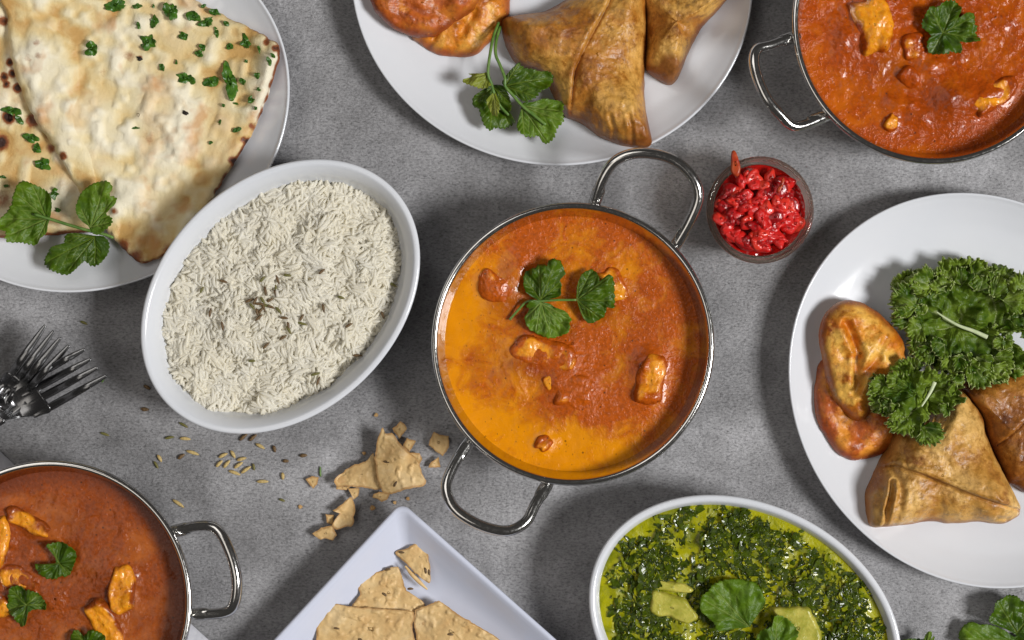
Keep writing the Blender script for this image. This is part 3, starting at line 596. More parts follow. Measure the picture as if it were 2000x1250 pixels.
# chopped herbs on the naan
bits = [(226, 10, 50, 24, -8), (178, 95, 28, 38, 15), (288, 82, 42, 34, 20), (336, 22, 34, 40, 30), (302, 41, 16, 26, 20), (379, 33, 34, 20, 10), (403, 44, 40, 18, -28), (360, 70, 20, 18, 20), (422, 62, 8, 24, -10), (442, 46, 16, 12, 10),
        (420, 24, 26, 14, 25), (398, 12, 12, 8, 0), (480, 82, 30, 24, 35), (449, 91, 14, 12, 30), (506, 96, 6, 16, 0), (526, 120, 9, 26, -20), (533, 108, 8, 14, -30), (396, 94, 18, 12, 40), (389, 106, 20, 12, 20), (481, 120, 8, 7, 0),
        (362, 153, 44, 20, 12), (412, 161, 50, 22, -14), (449, 158, 30, 84, -14), (503, 147, 14, 15, 0), (474, 159, 12, 12, 0), (505, 175, 11, 9, 10), (491, 194, 17, 15, -30), (500, 211, 7, 8, 0), (463, 254, 20, 10, -15), (412, 279, 8, 8, 0),
        (317, 132, 10, 16, -20), (345, 121, 6, 10, 10), (269, 12, 18, 12, 0), (300, 12, 6, 10, 0), (271, 50, 8, 18, -10), (437, 206, 7, 8, 0), (430, 238, 5, 12, 10), (265, 250, 16, 6, 0), (461, 202, 12, 5, 10),
        (22, 216, 46, 16, 8), (60, 270, 38, 18, 20), (72, 291, 22, 20, -45), (82, 320, 38, 24, 5), (6, 346, 16, 7, 0), (108, 378, 16, 26, 10), (113, 410, 10, 12, 0), (12, 363, 10, 6, 0), (38, 233, 12, 24, -25)]
for i, (x, y, w_, h_, a) in enumerate(bits):
    rr = np.random.RandomState(i); n = 9; pts = []
    for q in range(n):
        t_ = q / n * 2 * math.pi; k = rr.uniform(.62, 1.15) * .5; u, v = w_ * k * math.cos(t_), h_ * k * math.sin(t_); ca, sa = math.cos(math.radians(a)), math.sin(math.radians(a)); pts.append((x + u * ca - v * sa, y + u * sa + v * ca))
    low = i >= len(bits) - 9
    zb = (naan_top2(x, y) if low else naan_top(x, y)) + .0001
    T = .0011 + .00002 * min(w_, h_)
    ob = pillow('coriander_bit', M['herb'], None, pts, lambda X, Y, R, D: T * (.75 + .5 * fbm(X, Y, 9, 2, i)) + .0012 * R ** 2 * np.sin(np.arctan2(Y - y, X - x) * 3 + i) * (min(w_, h_) / 24), (x, y), zb, 8, 40, zb, en=(min(w_, h_) * .12, 6, i))
    big = {0: 'large chopped coriander piece at the top edge of the photo on the folded naan', 1: 'diamond-shaped coriander piece standing alone on the left half of the folded naan', 22: 'long dark upright coriander piece, biggest of those on the folded naan', 21: 'coriander piece touching the left side of the long upright one on the folded naan', 20: 'oval coriander piece lying flat in the middle of the folded naan', 2: 'ragged coriander piece below the top edge, above the middle of the folded naan', 12: 'coriander piece nearest the right corner of the folded naan'}
    if i in big: tag(ob, big[i], 'herb bit', 'chopped coriander on the naan')
    elif low: tag(ob, ['curved coriander strip above the biggest char spot on the lower naan', 'ragged coriander piece, topmost of three in a row on the lower naan', 'coriander scrap linking the upper and lower pieces on the lower naan', 'coriander piece, lowest of three in a row on the lower naan', 'flat coriander scrap at the left edge of the photo on the lower naan', 'pale coriander scrap between the leaves of the sprig on the lower naan', 'tiny coriander scrap just above the sprig stem on the lower naan', 'tiny coriander scrap above the left leaf of the sprig', 'thin coriander tail running down beside the biggest char spot'][i - len(bits) + 9], 'herb bit', 'chopped coriander on the lower naan')
    else: tag(ob, 'small chopped coriander scrap on the big folded naan', 'herb bit', 'chopped coriander on the naan')
for i, (x, y) in enumerate(((273, 114), (363, 220))):
    z0 = naan_top(x, y); tag(pillow('burnt_flake', M['char'], None, [(x - 5, y - 4), (x + 1, y - 3), (x + 6, y + 2), (x + 1, y + 5), (x - 4, y + 3)], lambda X, Y, R, D: .0012 * (1 - R * .5) + 0 * X, None, z0, 5, 20, z0, en=(1.5, 4, i)),
        ['tiny black burnt flake on the upper middle of the folded naan', 'tiny black burnt flake right of the middle of the folded naan'][i], 'flake')

# ------------------------------------------------------------------ puris
def puri(label, pts, c, mat, bz, T, seed, folds=(), pa=.25, off=0.0):
    W = rnd(T, 60)
    def hf(x, y, r, D):
        h = W(D) * (.85 + .16 * fbm(x, y, 60, 2, seed)) + .0010 * fbm(x, y, 34, 2, seed + 1) * sst(0, 20, D) + .0002 * fbm(x, y, 8, 2, seed + 3) * sst(0, 8, D)
        for pl, dep, wd in folds:
            d, s = segd(x, y, pl); h = h - dep * np.exp(-(d / wd) ** 2) + dep * .35 * np.exp(-((d - wd * 1.6) / wd) ** 2)
        return np.maximum(h, 0)
    at = {'edge': lambda x, y, r, D: sst(26, 2, D) * .9 + .2 * fbm(x, y, 40, 2, seed) + sum([.35 * np.exp(-(segd(x, y, pl)[0] / wd) ** 2) for pl, dep, wd in folds], 0 * x),
          'pale': lambda x, y, r, D: pa + .6 * fbm(x, y, 34, 3, seed + 9)}
    o = thing('puri', label, 'fried bread', c[0], c[1], .01)
    pillow('bread', mat, o, pts, hf, c, lambda x, y: bz(x, y) + off, 80, 260, .02 + off, at, en=(1.6, 22, seed), pw=1.5)
    return o
T2 = lambda p: tr(p, 2.439, 680, 0)
puri('golden puri partly covered by the reddish one on the top plate', T2([(300, 150), (340, 200), (400, 240), (470, 256), (560, 258), (612, 245), (662, 200), (702, 150), (742, 100), (768, 50), (772, 0), (760, -70), (600, -110), (380, -40)]), (897, 25), M['puri'], bz_top, .014, 21, [(T2([(600, 50), (560, 110), (540, 150)]), .002, 9), (T2([(430, 130), (400, 190), (380, 215)]), .0016, 7)], .2)
puri('dark reddish-brown puri lying on top of the golden puri, top plate', T2([(108, 10), (150, 75), (220, 132), (290, 160), (360, 166), (425, 155), (500, 107), (570, 62), (617, 20), (622, -30), (450, -130), (200, -130), (108, -50)]), (825, 5), M['puri_red'], bz_top, .016, 22, [(T2([(250, 20), (350, 60), (480, 60)]), .001, 12)], .1, .007)
R1 = lambda p: tr(p, 2.5, 1520, 360)
puri('lower golden-brown puri tucked under the blistered puri on the right plate', R1([(215, 870), (190, 960), (186, 1040), (195, 1150), (238, 1232), (288, 1302), (340, 1342), (380, 1356), (442, 1350), (520, 1322), (590, 1262), (600, 1150), (550, 1080), (450, 980), (300, 850)]), (1680, 800), M['puri_red'], bz_right, .012, 23, [(R1([(260, 1080), (300, 1170), (400, 1240)]), .0012, 12)], .35)
puri('blistered golden puri with a deep crease, resting against the kale on the right plate', R1([(340, 566), (400, 571), (462, 594), (530, 648), (592, 710), (626, 762), (640, 820), (636, 890), (590, 950), (520, 1010), (470, 1060), (460, 1110), (432, 1152), (390, 1157), (340, 1122), (290, 1062), (262, 1000), (240, 930), (224, 850), (211, 780), (211, 700), (233, 640), (280, 590)]), (1680, 690), M['puri'], bz_right, .017, 24,
     [(R1([(330, 680), (360, 740), (390, 820), (385, 930), (380, 1010)]), .0034, 9), (R1([(490, 850), (430, 910), (400, 980)]), .0022, 7), (R1([(410, 900), (480, 830), (520, 760)]), .0012, 7)], .5, .0095)

# ------------------------------------------------------------------ samosas
def samosa(label, pts, c, mat, bz, T, seam, seed, stepside=1, off=0, wd=70, pa=.3, step=.0024, marks=(), edgeb=.9, crimp=None, grooves=()):
    W = rnd(T, wd)
    def hf(x, y, r, D):
        h = W(D) * (.92 + .10 * fbm(x, y, 90, 2, seed)) + (.0009 * fbm(x, y, 34, 2, seed + 1) + .0005 * fbm(x, y, 13, 3, seed + 3)) * sst(0, 10, D)
        if seam:
            d, s = segd(x, y, seam); on = np.where(s * stepside > 0, 1.0, 0.0); m = sst(0, 12, D)
            h = h + step * m * on * np.exp(-(d / 110) ** 2) * sst(0, 2.5, d) - .0012 * m * np.exp(-(d / 3.5) ** 2) + .0006 * m * on * np.exp(-((d - 9) / 5) ** 2)
        for pl, dp, wd_ in grooves:
            d, s = segd(x, y, pl); h = h - dp * np.exp(-(d / wd_) ** 2) * sst(0, 6, D) + dp * .5 * np.exp(-((d - wd_ * 2) / wd_) ** 2) * sst(0, 10, D)
        if crimp is not None:
            cx_, cy_, rr_, aa = crimp; wq = np.exp(-(((x - cx_) ** 2 + (y - cy_) ** 2) / rr_ ** 2) ** 2); h = h + .0011 * wq * np.sin(((x - cx_) * math.cos(aa) + (y - cy_) * math.sin(aa)) / 9 * 2 * math.pi)
        return np.maximum(h, 0)
    at = {'edge': lambda x, y, r, D: sst(20, 0, D) * edgeb + spots(x, y, marks) + .15 * fbm(x, y, 50, 2, seed),
          'pale': lambda x, y, r, D: pa + .5 * fbm(x, y, 70, 3, seed + 9)}
    if seam: e0 = at['edge']; at['edge'] = lambda x, y, r, D: e0(x, y, r, D) + .5 * np.exp(-(segd(x, y, seam)[0] / 5) ** 2)
    o = thing('samosa', label, 'samosa', c[0], c[1], .01)
    pillow('pastry', mat, o, pts, hf, c, lambda x, y: bz(x, y) + off, 110, 330, .022 + off, at, en=(1.2, 26, seed), pw=1.35, cl=10)
    return o
samosa('large triangular samosa with a diagonal seam in the middle of the top plate', T2([(730, 95), (745, 72), (800, 58), (860, 49), (925, 40), (1000, 5), (1080, -40), (1250, -90), (1420, -90), (1426, 60), (1427, 250), (1418, 350), (1422, 500), (1440, 620), (1444, 685), (1405, 704), (1300, 686), (1200, 642), (1110, 577), (1055, 556), (1028, 535), (985, 460), (945, 380), (885, 328), (805, 292), (762, 230), (738, 170)]), (1165, 110), M['sam'], bz_top, .027,
       T2([(1265, -60), (1240, 20), (1200, 100), (1150, 190), (1105, 280), (1078, 350), (1066, 450), (1056, 552)]), 31, -1, 0, 95, .32, .003, [(T2([(1400, 660)])[0] + (40, .8)), (T2([(760, 150)])[0] + (30, .6)), (T2([(960, 440)])[0] + (22, .6))], grooves=((T2([(1240, 560), (1260, 620), (1262, 680)]), .001, 4), (T2([(1330, 560), (1345, 620), (1350, 690)]), .0012, 4), (T2([(1180, 560), (1190, 600), (1196, 640)]), .0008, 4)))
samosa('samosa with a dark reddish tip beside the large one, right side of the top plate', T2([(1425, -90), (1424, 60), (1424, 180), (1421, 308), (1470, 360), (1532, 394), (1572, 372), (1600, 312), (1616, 268), (1642, 210), (1692, 120), (1792, 10), (1840, -90)]), (1320, 45), M['sam'], bz_top, .024, None, 32, 1, 0, 80, .45, marks=[(T2([(1530, 340)])[0] + (34, 1.2))])
R2_ = lambda p: tr(p, 2.5, 1520, 750)
samosa('dark brown samosa behind the pale one at the right edge of the photo', R2_([(905, 20), (960, -20), (1080, -60), (1220, -80), (1400, -60), (1500, 200), (1400, 560), (1250, 545), (1190, 515), (1140, 480), (1085, 370), (1035, 262), (1010, 170), (960, 95)]), (2000, 850), M['sam_dk'], bz_right, .020, R2_([(1080, 300), (1200, 180), (1300, 100)]), 33, 1, 0, 60, .2)
samosa('pale golden samosa with an overlapping flap, standing at the front of the right plate', R2_([(880, 30), (925, 32), (990, 110), (1022, 170), (1030, 230), (1052, 290), (1100, 400), (1150, 500), (1197, 598), (1202, 640), (1180, 662), (1130, 690), (1060, 692), (1000, 682), (860, 692), (760, 682), (620, 697), (520, 702), (462, 698), (440, 640), (438, 580), (450, 510), (500, 410), (548, 320), (580, 240), (650, 200), (720, 150), (800, 110)]), (1830, 925), M['sam_lt'], bz_right, .029,
       R2_([(530, 400), (570, 396), (680, 432), (800, 482), (950, 542), (1080, 585), (1195, 618)]), 34, 1, 0, 85,   .42, .0060, [(R2_([(500, 480)])[0] + (26, .7)), (R2_([(530, 640)])[0] + (20, .5)), (R2_([(990, 160)])[0] + (16, .5)), (R2_([(540, 560)])[0] + (16, .6))], crimp=(1810, 830, 26, .6), grooves=((R2_([(548, 470), (538, 540), (522, 600), (512, 690)]), .0022, 4), (R2_([(560, 400), (590, 520), (575, 620), (560, 690)]), .0014, 6), (R2_([(1140, 690), (1120, 660), (1060, 650)]), .0014, 4)))

# ------------------------------------------------------------------ kale
def kale(label, pts, c, z, seed, veins, nf=90, bz=None):
    o = thing('kale_leaf', label, 'kale leaf', c[0], c[1], .01)
    P = resample(cr(pts, True, 10), 900); cc_ = np.array(c, float); n = len(P)
    s = np.arange(n); d = P - cc_; R = np.hypot(*d.T)
    per = np.hypot(*np.diff(np.vstack([P, P[:1]]), axis=0).T).sum()
    jit = 4.5 * fbm(s * per / n, 0 * s, 14, 3, seed) + 2.5 * np.sin(s * per / n / 6.5 * 2 * math.pi / 2 + 3 * fbm(s * 1., 0 * s, 60, 1, seed))
    P = cc_ + d * (1 + jit / R)[:, None]; d = P - cc_; R = np.hypot(*d.T)
    nr = 64; r = np.linspace(0.01, 1, nr)
    X = cc_[0] + d[None, :, 0] * r[:, None]; Y = cc_[1] + d[None, :, 1] * r[:, None]; D = (1 - r[:, None]) * R[None]
    arc = (s * per / n)[None] + 0 * X
    ruf = np.exp(-D / 26)
    Z = .0030 * np.exp(-D / 60) * fbm(X, Y, 30, 2, seed) * 1.6 + .0026 * np.exp(-D / 22) * fbm(X, Y, 11, 2, seed + 2) * 1.5 + .0016 * np.exp(-D / 7) * np.sin(arc / 9.5 * 2 * math.pi + 3 * fbm(arc, 0 * D, 30, 2, seed + 2)) + .0042 * fbm(X, Y, 46, 2, seed + 3) + .0016 * fbm(X, Y, 17, 2, seed + 5) + .003 * np.exp(-D / 40)
    wx = 4 * np.exp(-D / 18); X = X + wx * fbm(X, Y, 13, 2, seed + 21); Y = Y + wx * fbm(X, Y, 13, 2, seed + 22)
    rid = 1 - np.abs(fbm(X, Y, 30, 2, seed + 7)); Z = Z + .0022 * np.clip(rid, 0, 1) ** 4
    vm = 0 * X
    for pl, wv in veins:
        dd, _ = segd(X, Y, pl); vm = np.maximum(vm, np.exp(-(dd / wv) ** 2)); Z = Z - .0015 * np.exp(-(dd / (wv * 4)) ** 2)
    vm = np.maximum(vm, .75 * np.exp(-D / 1.6)); pale = np.clip(1 - D / 40, 0, 1)
    Z = Z + z; V = PX(X, Y, Z, z).reshape(-1, 3)
    b = mk('leaf_blade', V, gridfaces(nr, n, 0), M['kale'], o, {'vein': vm, 'rad': pale * .8 + .3 * sum([np.exp(-(segd(X, Y, pl)[0] / 22) ** 2) for pl, _ in veins])})
    sm = b.modifiers.new('thickness', 'SOLIDIFY'); sm.thickness = .0004
    # curled frills standing up from the blade near the edge and along the folds
    Vf, Ff, vv, ra = [], [], [], []; rr = np.random.RandomState(seed)
    for k in range(nf):
        big = k < nf * .45
        j = rr.randint(n) if not big else int((k + rr.uniform(0, .6)) / (nf * .45) * n) % n
        q = rr.uniform(.50, .74) if big else rr.uniform(.55, .97); fx, fy = cc_ + d[j] * q
        rad = min(rr.uniform(34, 58), (1 - q) * R[j] + 7) if big else rr.uniform(12, 21)
        if segd(np.array([fx]), np.array([fy]), veins[0][0])[0][0] < (34 if big else 22): continue
        nn, m_ = (170, 18) if big else (60, 8); span = rr.uniform(2.0, 3.0) if big else rr.uniform(2.4, 4.2)
        a0 = math.atan2(d[j][1], d[j][0]) - span / 2 + rr.normal(0, .35) if big else rr.uniform(0, 6.28)
        off = sum(len(v_) for v_ in Vf); sd_ = rr.randint(1000)
        tt = np.linspace(0, 1, m_)[:, None]; aa = np.linspace(0, span, nn)[None]; arc_ = aa * rad
        jag = 1 + (.10 * fbm(arc_, 0 * arc_, 16, 3, sd_) + .055 * np.sin(arc_ / 5.2 * 2 * math.pi * .5 + 2 * fbm(arc_, 0 * arc_, 30, 1, sd_))) * tt ** 3
        env = np.sin(np.clip(aa / span, 0, 1) * math.pi) ** .35
        rx = rad * tt * jag * (.35 + .65 * env)
        amp = .0026 if big else .0018
        px_ = fx + rx * np.cos(aa + a0); py_ = fy + rx * np.sin(aa + a0)
        qx, qy = px_ + 0, py_ + 0
        px_ = px_ + 3.0 * tt * fbm(qx, qy, 13, 2, sd_ + 1); py_ = py_ + 3.0 * tt * fbm(qx, qy, 13, 2, sd_ + 2)
        z_ = tt ** .8 * (1.25 * amp * fbm(qx, qy, 26, 2, sd_) + .8 * amp * fbm(qx, qy, 11, 2, sd_ + 5)) + amp * .55 * tt ** 7 * np.sin(arc_ / 8 * 2 * math.pi + 3 * fbm(arc_, 0 * arc_, 20, 1, sd_)) + (.0046 if big else .003) * np.sin(tt * 1.9) * rr.uniform(.4, 1.1)
        zz = z + .0012 + .0042 * float(fbm(fx, fy, 46, 2, seed + 3)) + z_ + rr.uniform(0, .0016)
        Vf.append(PX(px_, py_, zz, z).reshape(-1, 3)); Ff += gridfaces(m_, nn, off, False)
        vr = sum([np.exp(-((aa - span * f_) * tt * rad / 1.3) ** 2) for f_ in (.25, .5, .75)]) * (1 - tt) * .6 if big else 0 * aa * tt
        vv.append((np.maximum(1.0 * np.clip((tt - (.94 if big else .88)) / .06, 0, 1) + 0 * aa, vr)).ravel()); ra.append((.15 + .55 * tt ** 2 + .6 * fbm(qx, qy, 34, 2, sd_)).ravel())
    fr = mk('leaf_frills', np.vstack(Vf), Ff, M['kale'], o, {'vein': np.concatenate(vv), 'rad': np.concatenate(ra)})
    tag(fr, kind='stuff'); sm = fr.modifiers.new('thickness', 'SOLIDIFY'); sm.thickness = .0004
    tube('leaf_rib', M['rib'], o, pxpath(veins[0][0], [z + .0018] * len(veins[0][0])), [.0004, .0009, .0014], 8, .6)
    return o
M['rib'] = m_simple('pale_kale_rib', lin(206, 212, 176), lin(180, 196, 146), 200, .4)
K = lambda p: tr(p, 4.03, 1690, 480)
kale('big dark curly kale leaf with a pale rib, behind the puris', K([(205, 290), (250, 275), (280, 315), (330, 250), (420, 188), (490, 172), (545, 185), (600, 98), (660, 88), (760, 95), (800, 100), (840, 76), (860, 110), (900, 140), (980, 180), (1060, 205), (1130, 195), (1215, 208), (1190, 250), (1260, 320), (1420, 300), (1480, 500), (1400, 680), (1240, 682), (1100, 678), (1040, 670), (1060, 712), (1150, 740), (1250, 830), (1292, 900), (1262, 1020), (1222, 1100), (1172, 1190), (1080, 1165), (1010, 1140), (950, 1070), (870, 1060), (800, 1010), (600, 1000), (420, 880), (335, 800), (322, 700), (200, 560), (190, 500), (212, 400)]), K([(720, 600)])[0], .0165, 41,
     [(K([(560, 520), (640, 575), (740, 630), (850, 670), (960, 720)]), 2.6), (K([(720, 635), (640, 655), (560, 662)]), 1.3), (K([(760, 630), (775, 560), (760, 500)]), 1.2), (K([(800, 250), (820, 170), (825, 130)]), 1), (K([(740, 290), (690, 220), (660, 150)]), 1), (K([(1030, 650), (1040, 560), (1020, 450), (980, 380)]), 1.2), (K([(1020, 450), (1100, 400), (1160, 380)]), 1)], 74)
kale('small bright green curly kale leaf lying over the pale samosa and a puri', R1([(443, 990), (470, 930), (540, 930), (548, 880), (600, 860), (640, 880), (690, 900), (740, 898), (790, 912), (830, 930), (880, 918), (907, 960), (890, 1010), (892, 1050), (850, 1090), (820, 1115), (760, 1120), (720, 1140), (690, 1180), (727, 1242), (690, 1252), (620, 1225), (552, 1192), (532, 1130), (508, 1100), (470, 1117), (452, 1050)]), R1([(670, 1020)])[0], .034, 42,
     [(R1([(700, 1085), (740, 1020), (765, 965)]), 1.5), (R1([(740, 1020), (720, 990)]), 1), (R1([(740, 1020), (800, 1000), (850, 1000)]), 1), (R1([(700, 1085), (640, 1120), (600, 1170)]), 1)], 26)

# ------------------------------------------------------------------ rice
def rice():
    cx, cy, ang = 551, 581, math.radians(43.2); A, B = 268, 196
    o = thing('rice', 'heap of white boiled long-grain rice in the oval dish', 'rice', cx, cy, .02)
    th = np.linspace(0, 2 * np.pi, 181)[:-1]; ca, sa = math.cos(ang), -math.sin(ang)
    out = np.stack([cx + A * np.cos(th) * ca - B * np.sin(th) * sa, cy + A * np.cos(th) * sa + B * np.sin(th) * ca], 1)
    def top(x, y):
        e = ell(cx, cy, A, B, ang, x, y); return .0290 + .0085 * np.sqrt(np.clip(1 - e ** 2, 0, 1)) + .0028 * fbm(x, y, 60, 2, 51) + .0016 * fbm(x, y, 24, 2, 52)
    pillow('rice_bed', M['ricebed'], o, out, lambda x, y, r, D: top(x, y) - .0267, (cx, cy), .0255, 50, 180, .036, cl=0)
    # one grain: a slim spindle, slightly bent
    ns, nc = 8, 7; t = np.linspace(-1, 1, ns); rad = np.sqrt(np.clip(1 - (np.abs(t) * .985) ** 2.6, 0, 1))
    base = []
    for k in range(ns):
        for j in range(nc):
            a = j / nc * 2 * math.pi; base.append((t[k], rad[k] * math.cos(a), rad[k] * math.sin(a)))
    base = np.array(base); F = gridfaces(ns, nc, 0) + [tuple(range(nc))[::1], tuple(range((ns - 1) * nc, ns * nc))[::-1]]
    G = []; rr = np.random.RandomState(5); N = 6400
    for i in range(N):
        q = rr.uniform() ** .5 * 1.02; p = rr.uniform(0, 2 * math.pi); u, v = A * q * math.cos(p), B * q * math.sin(p)
        x = cx + u * ca - v * sa; y = cy + u * sa + v * ca
        L = rr.uniform(11, 21) * S; W = rr.uniform(2.9, 4.2) * S; yaw = rr.uniform(0, math.pi) if rr.rand() < .5 else 2.6 * float(fbm(x, y, 90, 2, 60)) + rr.normal(0, .5); pit = rr.normal(0, .17)
        g = base.copy(); g[:, 1:] *= W; bend = rr.normal(0, .16) * L; g[:, 0] *= L; g[:, 1] += bend * (1 - (g[:, 0] / L) ** 2) * 1.0
        # direction
        X = g[:, 0] * math.cos(pit) - g[:, 2] * math.sin(pit); Z = g[:, 0] * math.sin(pit) + g[:, 2] * math.cos(pit)
        x3 = X * math.cos(yaw) - g[:, 1] * math.sin(yaw); y3 = X * math.sin(yaw) + g[:, 1] * math.cos(yaw)
        zc = float(top(np.array(x), np.array(y))) + rr.uniform(-.0010, .0007) - (.001 if q > .95 else 0)
        G.append((zc - .4 * abs(rr.normal(0, .001)) - (.002 if q > .9 else 0), PX(x, y, zc) + np.stack([x3, y3, Z], 1)))
    hi = sorted(range(N), key=lambda i: -(G[i][0] - float(top(np.array((G[i][1][:, 0].mean() / S + 1000)), np.array(625 - G[i][1][:, 1].mean() / S)))))[:300]
    hs = set(hi)
    for i in hi: mk('rice_grain', G[i][1], F, M['rice'], o)
    V = []; FF = []; k = 0
    for i in range(N):
        if i in hs: continue
        V.append(G[i][1]); FF += [tuple(a + k for a in f) for f in F]; k += len(base)
    tag(mk('rice_grains', np.vstack(V), FF, M['rice'], o), kind='stuff')
    return top
rice_top = rice()

# ------------------------------------------------------------------ seeds
def seed_v(x, y, z, L, W, yaw, flat=.8, zr=None):
    ns, nc = 9, 8; t = np.linspace(-1, 1, ns); rad = np.sqrt(np.clip(1 - np.abs(t) ** 1.9, 0.0, 1)) * (1 - .12 * t); V = []
    for k in range(ns):
        for j in range(nc):
            a = j / nc * 2 * math.pi; rj = rad[k] * (1 + .12 * (j % 2)); u = t[k] * L / 2 * S; v = rj * math.cos(a) * W / 2 * S + .10 * W * S * (1 - t[k] ** 2); ww = rj * math.sin(a) * W / 2 * S * flat
            V.append((u * math.cos(yaw) - v * math.sin(yaw), u * math.sin(yaw) + v * math.cos(yaw), ww))
    return PX(x, y, z) + np.array(V), gridfaces(ns, nc, 0) + [tuple(range(8)), tuple(range(64, 72))[::-1]]
Z7 = lambda x, y: (x / 4.464 + 260, y / 4.464 + 780)
sd = [(440, 225, 30, 90, 'g'), (318, 335, -10, 85, 'g'), (455, 345, 5, 95, 't'), (230, 515, 60, 72, 't'), (200, 572, 60, 74, 'g'), (420, 500, -35, 74, 'd'), (520, 467, 18, 116, 't'), (785, 490, -25, 88, 't'), (870, 480, 60, 78, 't'), (947, 522, -15, 88, 't'), (752, 562, -45, 80, 't'), (818, 565, -50, 86, 't'), (920, 575, -35, 92, 't'), (885, 642, 20, 110, 't'), (985, 615, -35, 104, 't'), (1050, 590, 80, 64, 'g'), (962, 330, -40, 92, 'd'), (1045, 335, -40, 88, 'd'), (1108, 410, 30, 90, 't'), (1230, 432, 75, 64, 'd'), (1485, 492, -5, 70, 'd'), (1330, 540, 0, 56, 'd'), (1303, 670, 85, 64, 't'), (1130, 718, 0, 104, 't'), (1298, 880, 20, 56, 'g'), (395, 910, 35, 120, 't'), (100, 92, 5, 54, 'd')]
sd = [Z7(a, b) + (c, d / 4.464, e) for a, b, c, d, e in sd]
Z6 = lambda x, y: (x / 3.906, y / 3.906 + 600)
sd += [Z6(a, b) + (c, d / 3.906, e) for a, b, c, d, e in [(640, 120, 25, 60, 'g'), (800, 970, 18, 74, 'g'), (1105, 780, 8, 66, 'd'), (1120, 612, 30, 60, 'd')]]
lab = {'g': ('greenish cumin seed lying on the bare grey table', 'greenish cumin seeds on the table'), 't': ('tan cumin seed in the loose cluster on the table below the rice dish', 'tan cumin seeds on the table'), 'd': ('dark brown cumin seed lying on the grey table near the rice dish', 'dark cumin seeds on the table')}
spec = {6: 'fat tan cumin seed lying alone left of the cluster below the rice dish', 25: 'tan cumin seed just right of the brick red curry pan, above its handle', 23: 'tan horizontal cumin seed right of and below the cluster under the rice dish', 18: 'bent tan seed between the cluster and the rice dish',
        2: 'tan-green horizontal seed just under the lower left rim of the rice dish', 3: 'small upright tan seed at the far left of the scatter, beside a greenish one', 22: 'pale upright seed between the cluster and the papad shards', 14: 'pale slanting seed at the right end of the cluster below the rice dish', 13: 'longest tan seed at the bottom of the cluster below the rice dish',
        0: 'greenish seed nearest the lower left rim of the rice dish', 1: 'greenish flat seed left of the tan-green one under the rice dish', 4: 'greenish slanting seed, leftmost of the scatter below the rice dish', 15: 'dark green upright seed at the right edge of the cluster', 24: 'short greenish seed left of the small papad speck', 27: 'greenish seed above the forks on the table', 28: 'greenish seed between the forks and the brick red curry pan',
        5: 'thin brown seed left of the fat tan one below the rice dish', 16: 'left one of the two dark seeds touching the bottom rim of the rice dish', 17: 'right one of the two dark seeds touching the bottom rim of the rice dish', 19: 'dark upright seed right of the bent tan seed', 20: 'dark horizontal seed, rightmost of the scatter before the papad shards', 21: 'small dark seed left of and below the rightmost dark one', 26: 'reddish brown seed close to the left rim of the rice dish, above the greenish one', 29: 'brown seed left of the rice dish, level with the forks', 30: 'brown seed just left of the rice dish rim, higher than the other brown one'}
for i, (x, y, a, L, k) in enumerate(sd):
    v, f = seed_v(x, y, .0010, L * 1.05, 6.8 if k != 'g' else 5.4, -math.radians(a)); ob = mk('cumin_seed', v, f, M[{'t': 'seed', 'd': 'seedd', 'g': 'seedg'}[k]])
    l, g_ = lab[k]; tag(ob, spec.get(i, l), 'seed', g_)
v, f = seed_v(626, 921, .0009, 22, 4.2, math.radians(92)); tag(mk('herb_stalk', v, f, M['stem']), 'tiny green herb stalk on the table beside the papad shards', 'herb stalk')
v, f = seed_v(202, 742, .0009, 13, 4, math.radians(60)); tag(mk('herb_stalk', v, f, M['stem']), 'tiny green herb scrap at the tips of the forks', 'herb stalk')
Zr = lambda x, y: (x / 2.155 + 260, y / 2.155 + 290)
rs = [(290, 595, -60), (325, 690, -80), (380, 560, 15), (545, 550, -50), (556, 600, 80), (600, 612, 70), (650, 535, 5), (607, 552, 70), (515, 640, -60), (500, 665, 50), (520, 688, 80), (540, 680, -50), (560, 662, 10), (580, 668, 20), (530, 712, -40), (545, 640, 60), (575, 640, -30), (490, 640, -20), (612, 682, 50), (636, 714, 5), (652, 745, 80), (655, 765, 60), (632, 796, -30), (710, 712, -60), (712, 738, 15), (800, 672, 80), (795, 518, -40), (768, 950, -15), (780, 978, -70), (908, 745, -30), (500, 895, 0), (945, 872, 0), (1050, 702, 70), (875, 628, 20), (375, 748, 80), (560, 830, -45), (600, 590, 85), (530, 655, 5), (548, 668, 70), (1095, 575, 30)]
for i, (x, y, a) in enumerate(rs):
    x, y = Zr(x, y); z = float(rice_top(np.array(x), np.array(y))) + .0036
    v, f = seed_v(x, y, z, 15 + 6 * ((i * 37) % 10) / 10, 5.2, -math.radians(a)); ob = mk('cumin_seed', v, f, M['seedd'] if i % 3 else M['seedg'])
    c_ = 480 < rs[i][0] < 620 and 590 < rs[i][1] < 720
    tag(ob, 'cumin seed in the brown cluster at the middle of the rice' if c_ else 'lone brown cumin seed scattered on the rice', 'seed', 'cumin seeds clustered on the rice' if c_ else 'cumin seeds scattered over the rice')

